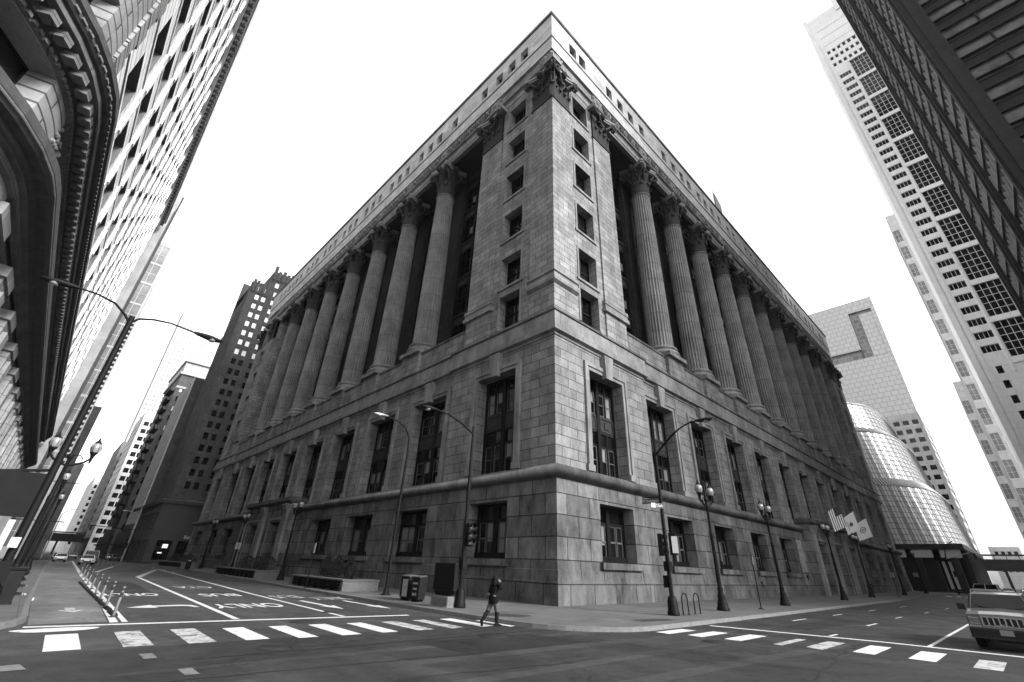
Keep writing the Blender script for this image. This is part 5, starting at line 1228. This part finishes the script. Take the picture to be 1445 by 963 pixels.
def planter(label,x0,x1,y0,y1,h=.72):
    t=thing('planter_bench',label,'planter',(x0,y0,0),0,'stone planter benches'); w,d=x1-x0,y1-y0
    m=MB().use(CONB); m.wbox(0,w,0,.35,0,h-.08); m.wbox(0,w,d-.35,d,0,h-.08); m.wbox(w-.3,w,.35,d-.35,0,h-.08); m.wbox(.45,.7,.35,d-.35,0,h-.1); m.build('planter_wall',t)
    m=MB().use(CONB); m.wbox(-.06,w+.06,-.06,.5,h-.08,h); m.wbox(-.06,w+.06,d-.5,d+.06,h-.08,h); m.wbox(w-.5,w+.06,.5,d-.5,h-.08,h); m.wbox(-.06,.75,.5,d-.5,h-.08,h); m.build('coping',t)
    m=MB().use(BLK)
    for k in range(3): m.wbox(.1,.16,.4,d-.4,.12+.18*k,.24+.18*k)
    for yy in rng(.6,d-.6,1.5): m.wbox(.14,.46,yy,yy+.08,0,h-.1)
    m.build('bench_slats',t); MB().use(mat('soil',.03,.95,0,.4,8,.5)).wbox(.7,w-.3,.35,d-.35,0,h-.14).build('soil',t)
planter('pale stone planter bench holding three conical shrubs on the left pavement',-6.75,-4.0,13.6,23.2); planter('stone planter bench farther left, behind the twin globe lamp post',-5.9,-3.4,35,50); planter('distant stone planter bench near the far left corner of the city hall',-4.6,-2.4,76,96)
for i,(y,h) in enumerate(((21.3,1.65),(19.2,1.65),(16.9,1.5))): shrub(['leftmost of the three dark conical shrubs in the planter bench','middle one of the three dark conical shrubs in the planter bench','rightmost of the three dark conical shrubs in the planter bench'][i],-4.75,y,h,.45,.6,i)
for i,(x,y) in enumerate(((-3.9,38),(-3.9,41.5),(-3.9,45),(-3.0,80),(-3.0,86),(-3.0,91))): shrub('low bushy dark shrub in a planter bench along the left front of the city hall',x,y,1.5,1.1,.5,10+i,'bushy shrubs in the far planters','bushy_shrub')
def thin_sign(label,x,y,h,pl,rz=0):
    t=thing('sign_pole',label,'sign pole',(x,y,0),rz); MB().use(BLK).tube([(0,0,0),(0,0,h)],.035,8).build('pole',t); MB().use(BLK).lathe([(.2,0),(.2,.03),(.05,.05)],12).build('foot',t)
    for z,w,hh in pl: MB().use(ALU).box(W,-w/2,w/2,-.012,.012,z,z+hh).build('sign_plate',t)
    return t
thin_sign('slim sign pole with its plate seen edge-on, between the first two twin globe lamps',12.15,-6.9,3.1,[(2.55,.42,.5)],R(38)); thin_sign('slim sign pole at the kerb in front of the planter bench',-7.35,18.2,3.0,[(2.3,.3,.7)],R(90))
thin_sign('sign pole with two white plates at the left end of the city hall',-6.0,43,3.4,[(2.6,.6,.7)],R(8)); thin_sign('sign pole with small white notice on the right pavement past the columned entrance',63,-6.4,3.0,[(2.3,.5,.6)],R(75)); thin_sign('sign pole with a triangular looking plate near the far right end of the city hall',82,-6.6,3.4,[(2.6,.7,.6)],R(70))
# bike racks
for x,l in ((1.95,'left inverted-U bike rack beside the signal pole'),(3.25,'right inverted-U bike rack, nearer the globe lamp')):
    t=thing('bike_rack',l,'bike rack',(x,-6.78,0),0,'inverted-U bike racks'); MB().use(BLK).tube([(0,0,0),(0,0,.68)]+[(.3-.3*math.cos(R(a)),0,.68+.27*math.sin(R(a))) for a in range(15,166,15)]+[(.6,0,.68),(.6,0,0)],.032,8).build('hoop',t)
    for q in (0,.6): MB().use(BLK).lathe([(.09,0),(.09,.02)],10,(q,0,0)).build('foot_plate',t)
# delineator posts
POST=mat('post_plastic',.09,.5,0,.15,4); BAND=mat('post_band',.02,.4,0,.2,4)
src=None
def post(x,y,lab,z=-.143,h=.95):
    global src
    if src is None:
        t=thing('delineator_post',lab,'delineator post',(x,y,z),0,'flexible lane posts'); MB().use(POST).lathe([(.05,.02),(.048,h-.02),(.0,h)],10).build('post',t)
        b=MB().use(BAND).lathe([(.0515,h-.34),(.0515,h-.2)],10,cap=False); b.lathe([(.0515,h-.14),(.0515,h-.06)],10,cap=False); b.build('band',t); MB().use(BAND).lathe([(.13,0),(.13,.02),(.06,.05)],10).build('foot',t); src=t
    else: tree_copy(src,None,(x,y,z),None,lab)
ORD=['nearest','second','third','fourth','fifth','sixth','seventh','eighth','ninth']
for i,(x,y) in enumerate([(-20.02,3.4),(-19.88,7.4),(-19.75,11.4),(-19.62,15.6),(-19.47,20.2),(-19.3,25.5),(-19.1,31),(-18.85,37.5),(-18.6,45)]): post(x,y,ORD[i]+' white lane post of the row along the bike lane')
for i in range(7): post(-17.4+.95*i,66+4.2*i,ORD[i]+' small post of the slanting far row across the left street')
t=thing('kerb_stops','low dark rubber lane kerb lying along the bike lane posts','lane kerb',(-19.95,2.2,-.143)); 
for i in range(12): MB().use(BLK).add([(-.1,0,0),(.1,0,0),(.06,0,.07),(-.06,0,.07),(-.1,1.6,0),(.1,1.6,0),(.06,1.6,.07),(-.06,1.6,.07)],[(0,1,2,3),(4,5,6,7),(1,2,6,5),(2,3,7,6),(3,0,4,7)]).build('block',t,loc=(.035*i+.02,2.1*i+1.6,0))
t=thing('litter_bin','small dark litter bin on the left pavement beyond the second planter bench','litter bin',(-5.6,66,0)); MB().use(BLK2).lathe([(.3,0),(.33,.1),(.36,.9),(.3,.95),(.28,1.05)],14).build('bin',t); MB().use(WSG).lathe([(.2,1.05),(.18,1.12),(.05,1.15)],14).build('lid',t)
# flags on the right front
FWH=mat('white_flag_cloth',.62,.8,0,.08,3); FDK=mat('dark_flag_cloth',.035,.8,0,.2,3); FST=mat('grey_flag_cloth',.10,.8,0,.1,3)
def flag(label,base,tip,w,h,kind,name):
    base,tip=Vector(base),Vector(tip); t=thing(name,label,'flag',tuple(base),0,'flags over the east entrance' if 0 else None); d=tip-base
    MB().use(TRIMM).tube([(0,0,0),tuple(d)],[.05,.03],8).build('pole',t); MB().use(TRIMM).sphere(tuple(d),.09,8,6).build('finial',t)
    nu,nv=26,26; vs=[];fs=[]; a=d*.94; b_=d*(.94-h/d.length); m=MB(); r0=random.Random(len(label))
    for i in range(nv+1):
        p0=a.lerp(b_,i/nv)
        for j in range(nu+1):
            s=j/nu; fold=(.035*math.sin(i*.5+s*2.0)+.02*math.sin(i*.9+1))*(.25+s)
            drop=Vector((.30*s*w-.12*s*w*(i/nv),-.05*s,-w*s*(.94-.10*i/nv))); vs.append(p0+drop+Vector((fold,fold*.5,0)))
    b0=len(m.v); m.v.extend([tuple(v) for v in vs])
    for i in range(nv):
        for j in range(nu):
            u,v=(j+.5)/nu,(i+.5)/nv; mt=FWH
            if kind=='stripes':
                mt=FST if int(v*13)%2==0 else FWH
                if u<.42 and v<.54: mt=FDK
            elif kind=='ring':
                q=math.hypot((u-.5)*w,(v-.5)*h); mt=FDK if .36<q<.46 or q<.0 else (FST if q<.12 or (.18<q<.24) else FWH)
            elif kind=='seal': q=math.hypot((u-.55)*w,(v-.5)*h); mt=FST if q<.3 or (abs(v-.75)<.03 and .3<u<.8) else FWH
            m.use(mt); k=i*(nu+1)+j; m.f.append((b0+k,b0+k+1,b0+k+nu+2,b0+k+nu+1)); m.m.append(m.cur); m.sm.append(True)
    m.build('cloth',t); return t
flag('striped flag with dark canton on a slanting pole, leftmost over the entrance',(50.3,-1.9,8.6),(52.6,-4.9,10.9),2.9,2.0,'stripes','striped_flag')
flag('white flag with a small seal, middle one of the three over the entrance',(58.2,-1.9,8.6),(60.0,-4.9,10.7),2.6,1.9,'seal','white_flag')
flag('white flag with a dark ring emblem, rightmost of the three over the entrance',(65.8,-1.9,8.6),(67.5,-4.9,10.4),2.7,2.1,'ring','white_flag')
# traffic signal at the far crossing on the right
t=thing('traffic_signal','distant traffic signal on a pale slanted arm at the far end of the right street','traffic signal',(112,-8.6,0)); MB().use(BLK).tube([(0,0,0),(0,0,6.4),(0,-.6,8.6),(0,-2.2,9.6)],[.14,.11,.08,.06],8).build('pole',t); MB().use(WSG).tube([(0,0,6.2),(0,-4.6,7.6)],.08,8).build('mast_arm',t); signal_head(t,(0,-4.6,6.2),R(90)); signal_head(t,(0,-.5,3),R(90))
t=thing('traffic_signal','distant traffic signal hanging over the left street by the corner shop building','traffic signal',(-8,114,0)); MB().use(BLK).tube([(0,0,0),(0,0,6.6)],[.14,.1],8).build('pole',t); MB().use(BLK).tube([(0,0,6.2),(-8,0,6.6)],.07,8).build('mast_arm',t); signal_head(t,(-7.5,0,5.6),R(180)); signal_head(t,(-.4,-.2,2.6),R(180)); MB().use(WSG).box(W,-.4,.4,-.03,0,0,.5).build('white_plate',t,loc=(-4.5,-.1,6.0))
t=thing('street_lamp','bare street lamp on the far left corner past the city hall','street lamp',(-8,116,0)); MB().use(ALU).tube([(0,0,0),(0,0,8.5),(-.6,0,9.6),(-2.4,0,10.0)],[.13,.09,.07,.05],8).build('pole',t); m=MB().use(ALU); cobra_head(m,(-2.4,0,10.0),(-1,0,0)); m.build('lamp_head',t)
t=thing('street_lamp','thin lamp leaning out from the left side over the far end of the left street','street lamp',(-20.5,130,0)); MB().use(ALU).tube([(0,0,0),(0,0,9),(.8,0,10),(3,0,10.4)],[.13,.09,.07,.05],8).build('pole',t); m=MB().use(ALU); cobra_head(m,(3,0,10.4),(1,0,0)); m.build('lamp_head',t)
# trees beyond the bridge
def tree(label,x,y,h,seed):
    t=thing('street_tree',label,'tree',(x,y,0),0,'street trees beyond the railway bridge'); rd=random.Random(seed); bk=mat('bark',.05); tr=MB().use(bk).tube([(0,0,0),(.1,0,h*.3),(0,.1,h*.55)],[.22,.16,.08],8)
    for i in range(6): a=rd.uniform(0,6.3); tr.tube([(0,0,h*.3+i*.3),(math.cos(a)*h*.2,math.sin(a)*h*.2,h*.6)],[.09,.03],5)
    tr.build('trunk',t); m=MB().use(mat('tree_leaf',.09,.6,0,.5,3,world=True)); cl=[(rd.uniform(-1,1)*h*.28,rd.uniform(-1,1)*h*.28,h*rd.uniform(.45,.92),h*rd.uniform(.1,.2)) for _ in range(14)]
    for i in range(2600):
        cx_,cy_,cz_,r=rd.choice(cl); v=Vector((rd.gauss(0,1),rd.gauss(0,1),rd.gauss(0,1))).normalized()*r*rd.uniform(.6,1.05); c=Vector((cx_,cy_,cz_))+v; d=Vector((rd.uniform(-1,1),rd.uniform(-1,1),rd.uniform(-1,1))).normalized(); e=d.orthogonal().normalized()
        m.add([c-e*.09,c+d*.22,c+e*.09,c-d*.1],[(0,1,2,3)])
    m.build('crown',t)
for i,(x,y,l) in enumerate(((245,-24,'leftmost small leafy tree beyond the railway bridge'),(256,-28,'middle leafy tree beyond the railway bridge'),(240,-31,'right leafy tree beyond the railway bridge, nearest the frame edge'))): tree(l,x,y,7.5,i)
# ================================================================= VEHICLES
RUB=mat('tyre_rubber',.01,.85,0,.2,8); RIM=mat('wheel_rim',.3,.35,.8,.2,4); CGL=glass('car_glass',.004,.03,.0,0,.25); CHR=mat('chrome',.6,.12,1,.05,3); HLT=mat('headlight_glass',.14,.08,.4,.15,9,spec=.8); PLT=mat('number_plate',.16,.5,0,.08,3); TRM=mat('black_trim',.007,.5,0,.2,4)
def carpaint(name,v,metal=.3): 
    m=mat(name,v,.28,metal,.08,1.5); m.node_tree.nodes['Principled BSDF'].inputs['Coat Weight'].default_value=.6; m.node_tree.nodes['Principled BSDF'].inputs['Coat Roughness'].default_value=.06; return m
def wheel_mesh(r,w):
    m=MB().use(RUB); pr=[(r*.62,-w/2),(r*.93,-w/2),(r,-w*.36),(r,w*.36),(r*.93,w/2),(r*.62,w/2)]; n=28; vs=[(q*math.cos(2*PI*i/n),y,q*math.sin(2*PI*i/n)) for q,y in pr for i in range(n)]
    m.add(vs,[(j*n+i,j*n+(i+1)%n,(j+1)*n+(i+1)%n,(j+1)*n+i) for j in range(5) for i in range(n)],True); return m.mesh('tyre')
def rim_mesh(r,w):
    m=MB().use(RIM); n=24
    for y in (-w/2+.02,w/2-.02): m.add([(r*.64*math.cos(2*PI*i/n),y,r*.64*math.sin(2*PI*i/n)) for i in range(n)],[tuple(range(n))])
    m.use(RUB)
    for k in range(5): a=R(72*k); m.add([(math.cos(a+da)*q*r,sy*(w/2-.018),math.sin(a+da)*q*r) for q,da in ((.25,-.22),(.56,-.2),(.56,.2),(.25,.22)) for sy in (1,)],[(0,1,2,3)]); m.add([(math.cos(a+da)*q*r,-(w/2-.018),math.sin(a+da)*q*r) for q,da in ((.25,-.22),(.56,-.2),(.56,.2),(.25,.22))],[(0,1,2,3)])
    return m.mesh('rim')
def car(name,label,cat,loc,rz,pt,prof,roof,W_=1.8,wb=(-1.35,1.35),r=.33,group=None,jeep=False,belt=.95):
    """prof: side outline of lower body [(x,z)] front is +x ; roof: [(x_base,z),(x_top,z)...] glasshouse (x0 base front, x0 top, x1 top, x1 base)"""
    t=thing(name,label,cat,loc,rz,group); h=W_/2
    # lower body: loft of sections across the width
    secs=[(-h,.90,.0),(-h*.985,1,.0),(-h*.6,1.0,.035),(0,1.0,.05),(h*.6,1.0,.035),(h*.985,1,.0),(h,.90,.0)]
    vs=[];n=len(prof); cxm=sum(p[0] for p in prof)/n
    for y,s,up in secs:
        for x,z in prof: vs.append((cxm+(x-cxm)*(1-.03*(abs(y)/h)**4),y,(z-.55)*s+.55+(up if z>.8 else 0)))
    fs=[(j*n+i,j*n+(i+1)%n,(j+1)*n+(i+1)%n,(j+1)*n+i) for j in range(len(secs)-1) for i in range(n)]; 
    m=MB().use(pt).add(vs,fs); m.add(vs[:n],[tuple(range(n))]); m.add(vs[-n:],[tuple(range(n))])
    b=m.build('body',t); bevel_obj(b,.035,3,25)
    (xa,za),(xb,zb),(xc,zc),(xd,zd)=roof; hi=h*.80; m=MB().use(pt)
    g=[(xa,-h*.96,za),(xa,h*.96,za),(xb,hi,zb),(xb,-hi,zb),(xd,-h*.96,zd),(xd,h*.96,zd),(xc,hi,zc),(xc,-hi,zc)]
    m.add(g,[(3,2,6,7),(0,1,2,3),(4,5,6,7),(0,3,7,4),(1,2,6,5)]); rf=m.build('roof',t); bevel_obj(rf,.05,3,25)
    def win(nm,q,inset=.08,off=.012):
        q=[Vector(p) for p in q]; c=sum(q,Vector())/4; nrm=(q[1]-q[0]).cross(q[2]-q[0]).normalized(); 
        if nrm.dot(c-Vector(((xb+xc)/2,0,za)))<0: nrm=-nrm
        p=[v+(c-v).normalized()*inset+nrm*off for v in q]; MB().use(CGL).quad(*p).build(nm,t)
    win('windscreen',[g[0],g[1],g[2],g[3]],.09); win('rear_window',[g[4],g[5],g[6],g[7]],.09)
    xm=(xb+xc)/2-.05
    for s,(A,B_,C,D) in ((-1,(g[0],g[3],g[7],g[4])),(1,(g[1],g[2],g[6],g[5]))):
        A,B_,C,D=[Vector(v) for v in (A,B_,C,D)]; mb_=A.lerp(D,.5); mt_=B_.lerp(C,.48); win('side_window',[A,mb_,mt_,B_],.06); win('side_window',[mb_,D,C,mt_],.06)
        MB().use(TRM).box(W,xa-.12,xa+.05,s*(h+.02) if s>0 else -h-.24,s*(h+.24) if s>0 else -h-.02,za-.02,za+.17).build('mirror',t)
    tm,rm=wheel_mesh(r,.24),rim_mesh(r,.24)
    for x in wb:
        for s in (-1,1):
            MB().use(TRM).add([(x+(r+.07)*math.cos(a),s*(h+.004),.33+(r+.07)*math.sin(a)-.0) for a in [R(q) for q in range(0,181,12)]],[tuple(range(16))]).build('wheel_arch',t)
            w=obj('wheel',tm,t,(x,s*(h-.11),r)); obj('rim',rm,w)
    return t,h
# --- off-roader at the right edge, facing the camera
P1=carpaint('silver_paint',.06,.3)
prof=[(2.2,.42),(2.25,.62),(2.22,.98),(1.9,1.06),(.75,1.13),(-2.15,1.13),(-2.25,.95),(-2.25,.45),(-2.1,.36),(2.1,.36)]
jp,h=car('parked_car','dark fronted silver off-road car with slotted grille, cropped by the right edge','car',(4.9,-18.6,-.146),R(180),P1,prof,[(.85,1.1),(.25,1.62),(-1.95,1.66),(-2.2,1.1)],1.78,(-1.3,1.35),.37)
jp.scale=(1.04,1.07,1.06)
m=MB().use(CHR)
for i in range(8): y=-.49+.14*i; m.box(W,2.235,2.275,y-.022,y+.022,.70,.93)
m.box(W,2.235,2.27,-.52,.52,.925,.965); m.box(W,2.235,2.27,-.52,.52,.68,.705); m.build('grille',jp)
MB().use(TRM).box(W,2.20,2.24,-.52,.52,.69,.94).build('grille_backing',jp)
for s in (-1,1): hl=MB().use(HLT).box(W,2.18,2.262,min(s*.56,s*.84),max(s*.56,s*.84),.72,.92).build('headlight',jp); bevel_obj(hl,.02); MB().use(mat('indicator',.2,.2,0,.1,6)).box(W,2.16,2.255,min(s*.56,s*.86),max(s*.56,s*.86),.63,.70).build('indicator',jp)
bp=MB().use(TRM).box(W,2.05,2.36,-.9,.9,.32,.62).build('bumper',jp); bevel_obj(bp,.05,3); MB().use(PLT).box(W,2.36,2.372,-.16,.16,.44,.60).build('number_plate',jp)
MB().use(TRM).box(W,1.95,2.25,-.5,.5,.22,.34).build('air_dam',jp)
m=MB().use(TRM)
for s in (-1,1): m.tube([(-1.8,s*.6,1.70),(-.1,s*.6,1.68),(.1,s*.6,1.64)],.012,6)
m.build('roof_rail',jp); m=MB().use(TRM)
for s in (-1,1): m.tube([(.86,s*.15,1.16),(.75,s*.55,1.22),(.62,s*.62,1.3)],.012,5)
m.build('wiper',jp)
sed=[(2.15,.45),(2.2,.6),(2.1,.78),(1.1,.93),(-1.5,.98),(-2.15,.92),(-2.22,.6),(-2.15,.42),(-1.9,.34),(1.95,.34)]; srf=[(1.0,.92),(.3,1.40),(-.95,1.42),(-1.65,.95)]
van=[(2.4,.45),(2.45,.75),(2.2,1.05),(1.7,1.15),(-2.4,1.15),(-2.45,.6),(-2.4,.4),(2.3,.36)]; vrf=[(1.75,1.12),(1.25,2.05),(-2.3,2.1),(-2.42,1.12)]
LT=carpaint('white_paint',.75,0); DK=carpaint('black_paint',.02,.2); MG=carpaint('grey_paint',.15,.4)
def lights(t,x=2.16,z=.68,tail=False,h=.9):
    for s in (-1,1): MB().use(HLT).box(W,x-.06,x+.03,min(s*.5,s*.82),max(s*.5,s*.82),z-.07,z+.08).build('headlight',t)
    MB().use(TRM).box(W,x-.02,x+.03,-.45,.45,.42,.6).build('grille',t)
def mk(name,label,cat,x,y,rz,pt,kind='s',z=-.146,group=None):
    t,_=car(name,label,cat,(x,y,z),rz,pt,sed if kind=='s' else van,srf if kind=='s' else vrf,1.8 if kind=='s' else 1.95,(-1.35,1.38),.33,group); lights(t,2.16 if kind=='s' else 2.43,.68 if kind=='s' else .8); return t
A='cars in the left street'; B_g='cars in the right street'
mk('parked_car','white bonneted car driving towards the camera in the left street, nearest there','car',-15.6,88,R(-90),LT,'s',group=A)
t=mk('delivery_van','tall white topped van behind the white car in the left street','van',-14.2,102,R(-90),MG,'v',group=A)
mk('parked_car','dark car in the middle of the far left street, left of the white one','car',-17.6,128,R(-90),DK,'s',group=A); mk('parked_car','small white car far off by the left kerb of the left street','car',-18.2,108,R(-90),LT,'s',group=A); mk('parked_car','grey car far off in the left street under the railway','car',-14,160,R(-90),MG,'s',group=A); mk('parked_car','second small pale car far off by the left kerb','car',-17.4,150,R(-90),LT,'s',group=A)
mk('parked_car','dark car parked at the right kerb of the left street under the lamps','car',-6.8,140,R(-90),DK,'s',group=A); mk('parked_car','pale car parked farther along the right kerb of the left street','car',-6.4,155,R(-90),LT,'s',group=A)
mk('delivery_van','white van seen side-on beyond the off-road car, by the glass hall corner','van',128,-11.8,R(80),LT,'v',group=B_g); mk('parked_car','white car seen just over the roof of the off-road car at the right','car',72,-19.5,R(180),LT,'s',group=B_g)
mk('parked_car','dark car waiting beyond the far crossing in the right street','car',136,-15.2,R(180),DK,'s',group=B_g); mk('parked_car','small pale car beneath the railway bridge','car',190,-17.5,R(180),LT,'s',group=B_g); mk('parked_car','grey car beneath the railway bridge by the right kerb','car',176,-21.3,R(180),MG,'s',group=B_g)
# ================================================================= PEOPLE
SKIN=mat('skin',.10,.55,0,.08,10); HAIR=mat('dark_hair',.008,.8,0,.3,30,.3,.05); JKT=mat('dark_jacket',.008,.95,0,.3,9,.4,.03); TRS=mat('grey_trousers',.06,.85,0,.2,12,.3); BOOT=mat('black_boot',.008,.7,0,.2,10,.1,.05); BAG=mat('light_fabric',.11,.8,0,.3,14,.3)
def person(name,label,loc,rz,J,E,lab,hands,feet,mats,group=None):
    """J joints {name:(x,y,z,r)}, E bones, lab: bone -> material index"""
    t=thing(name,label,'person',loc,rz,group); ks=list(J); me=bpy.data.meshes.new('body'); me.from_pydata([J[k][:3] for k in ks],[(ks.index(a),ks.index(b)) for a,b in E],[])
    o=bpy.data.objects.new('tmp',me); COL.objects.link(o); sk=o.modifiers.new('skin','SKIN'); sd=me.skin_vertices[0].data
    for i,k in enumerate(ks): r=J[k][3]; r=tuple(q*1.14 for q in r) if isinstance(r,tuple) else r*(1.22 if J[k][2]<1.4 else 1.05); sd[i].radius=(r if isinstance(r,tuple) else (r,r)); sd[i].use_root=(k=='pelvis')
    sb=o.modifiers.new('sub','SUBSURF'); sb.levels=2; sb.render_levels=2; bpy.context.view_layer.update()
    ev=bpy.data.meshes.new_from_object(o.evaluated_get(bpy.context.evaluated_depsgraph_get())); bpy.data.objects.remove(o)
    m=MB(); [m.use(x) for x in mats]; m.v=[tuple(v.co) for v in ev.vertices]
    def dist(p,a,b):
        a,b=Vector(J[a][:3]),Vector(J[b][:3]); d=b-a; q=max(0,min(1,(p-a).dot(d)/max(1e-9,d.dot(d)))); return (p-a-d*q).length
    for pl in ev.polygons:
        c=Vector(pl.center); bb=min(E,key=lambda e:dist(c,*e)); m.f.append(tuple(pl.vertices)); m.m.append(lab[bb]); m.sm.append(True)
    for (w,d,thumb) in hands:   # palm and five fingers
        w,d=Vector(w),Vector(d).normalized(); th=Vector(thumb).normalized(); nrm=d.cross(th); m.cur=0
        for (s,dd,rad) in ((0,.03,.034),(.02,.06,.033),(-.02,.06,.033)): q=w+d*dd+th*s; m.sphere(tuple(q),rad,8,6)
        for k,L in enumerate((.07,.078,.074,.058)):
            q=w+d*.08+th*(.03-.02*k); m.tube([q,q+d*L*.5+nrm*.008,q+d*L*.85+nrm*.03],[.009,.0085,.006],6)
        q=w+d*.03+th*.03; m.tube([q,q+th*.03+d*.02,q+th*.035+d*.05],[.011,.010,.007],6)
    for (a,dirx,up) in feet:
        a=Vector(a); dx=Vector(dirx).normalized(); uu=Vector(up).normalized(); sdv=dx.cross(uu); m.cur=len(mats)-1
        S=[(-.07,.035,.045,.04),(0,.042,.06,.05),(.08,.046,.045,.03),(.15,.042,.03,.015),(.2,.02,.018,.008)]; vs=[];fs=[]; n=10
        for t_,w_,h_,z_ in S:
            for k in range(n): q=2*PI*k/n; vs.append(a+dx*t_+sdv*w_*math.cos(q)+uu*(max(-.04,h_*math.sin(q))+z_-.03))
        for j in range(4):
            for k in range(n): fs.append((j*n+k,j*n+(k+1)%n,(j+1)*n+(k+1)%n,(j+1)*n+k))
        m.add(vs,fs,True)
    hx,hy,hz=J['head'][:3]; m.cur=0   # nose and ears
    m.sphere((hx+.095,hy,hz-.005),.018,6,5,(1,.8,1.4)); 
    for s in (-1,1): m.sphere((hx,hy+s*.078,hz-.01),.02,6,5,(.8,.5,1.4))
    m.build('body',t)
    f_=MB().use(HAIR)
    for s in (-1,1): f_.sphere((hx+.086,hy+s*.03,hz+.012),.011,6,5)
    f_.use(mat('lips',.2,.5)).sphere((hx+.09,hy,hz-.055),.016,8,5,(.5,1.3,.4)); f_.build('face',t)
    return t
def hair(t,c,long=True):
    m=MB().use(HAIR); m.sphere((c[0]-.022,c[1],c[2]+.02),.122,16,12,(1,.95,1.12))
    if long: m.sphere((c[0]-.05,c[1],c[2]-.10),.105,14,10,(.9,1.1,1.5))
    m.build('hair',t)
# woman crossing, hand raised to her ear
J={'pelvis':(0,0,.93,(.135,.115)),'waist':(0,0,1.05,(.115,.095)),'chest':(.02,0,1.24,(.145,.105)),'neckb':(.02,0,1.40,(.06,.055)),'neck':(.03,0,1.45,.048),'head':(.05,0,1.545,(.075,.09)),'top':(.045,0,1.60,(.06,.07)),
 'shl':(.02,.16,1.35,.055),'ell':(-.03,.24,1.12,.045),'wrl':(.05,.22,.92,.03),'shr':(.02,-.16,1.35,.055),'elr':(.17,-.25,1.22,.045),'wrr':(.14,-.13,1.44,.03),
 'hipl':(0,.09,.88,.095),'knl':(-.14,.09,.50,.062),'caf':(-.24,.09,.34,.062),'anl':(-.36,.09,.17,.042),'hipr':(0,-.09,.88,.095),'knr':(.10,-.09,.48,.062),'car':(.10,-.09,.33,.062),'anr':(.10,-.09,.10,.042)}
E_=[('pelvis','waist'),('waist','chest'),('chest','neckb'),('neckb','neck'),('neck','head'),('head','top'),('chest','shl'),('shl','ell'),('ell','wrl'),('chest','shr'),('shr','elr'),('elr','wrr'),('pelvis','hipl'),('hipl','knl'),('knl','caf'),('caf','anl'),('pelvis','hipr'),('hipr','knr'),('knr','car'),('car','anr')]
lab={}
for e in E_:
    b=e[1]; lab[e]=0 if b in('neck','head','top') else (1 if b in('waist','chest','neckb','shl','ell','wrl','shr','elr','wrr') else (3 if b in('caf','anl','car','anr') else (1 if b in ('hipl','hipr') else 2)))
wm=person('person','woman in dark jacket and tall boots crossing the street, hand raised to her head',(-9.3,-4.75,-.14),R(-12),J,E_,lab,[((.05,.22,.91),(.1,0,-1),(1,0,0)),((.14,-.125,1.45),(-.15,.35,1),(1,0,.1))],[((-.38,.09,.13),(.35,0,-1),(1,0,.35)),((.10,-.09,.055),(1,0,0),(0,0,1))],[SKIN,JKT,TRS,BOOT])
hair(wm,(.05,0,1.545)); wm.scale=(1.14,1.2,1.0)
m=MB().use(JKT); m.lathe([(.175,0),(.19,.1),(.175,.28),(.16,.36)],16,(0,0,.74)); jk=m.build('jacket_skirt',wm); jk.scale=(.85,1.05,1)
bg_=MB().use(BAG); bg_.sphere((-.1,.12,1.03),.10,10,8,(.7,1.4,.55)); bg_.sphere((-.06,-.12,1.0),.07,8,6,(.8,1.3,.5)); bg_.build('waist_wrap',wm)
# distant pedestrian
J2={k:v for k,v in J.items()}; J2.update({'elr':(-.05,-.24,1.1,.045),'wrr':(.06,-.24,.9,.03)})
pd_=person('person','distant pedestrian in dark clothes on the right pavement near the columned entrance',(57,-4.6,0.01),R(180),{k:(v[0]*1.06,v[1]*1.06,v[2]*1.06,v[3]) for k,v in J2.items()},E_,lab,[((.05,.235,.95),(0,0,-1),(1,0,0)),((.06,-.25,.94),(0,0,-1),(1,0,0))],[((-.40,.095,.14),(.35,0,-1),(1,0,.35)),((.106,-.095,.06),(1,0,0),(0,0,1))],[SKIN,JKT,JKT,BOOT]); hair(pd_,(.053,0,1.635),False)
# ================================================================= AIR
hm=bpy.data.materials.new('haze_air'); hm.use_nodes=True; hn=hm.node_tree; hn.nodes.remove(hn.nodes['Principled BSDF'])
pv=hn.nodes.new('ShaderNodeVolumePrincipled'); pv.inputs['Color'].default_value=grey(.96); pv.inputs['Density'].default_value=HAZE; pv.inputs['Anisotropy'].default_value=.2
hn.links.new(pv.outputs[0],hn.nodes['Material Output'].inputs['Volume'])
x0,x1,y0,y1,z0,z1=-700,1300,-700,1300,-1.4,228
hb=MB(); v=[(x0,y0,z0),(x1,y0,z0),(x1,y1,z0),(x0,y1,z0),(x0,y0,z1),(x1,y0,z1),(x1,y1,z1),(x0,y1,z1)]
hb.use(hm).add(v,[(3,2,1,0),(4,5,6,7),(0,1,5,4),(1,2,6,5),(2,3,7,6),(3,0,4,7)]); hb.build('haze',None,kind='stuff')
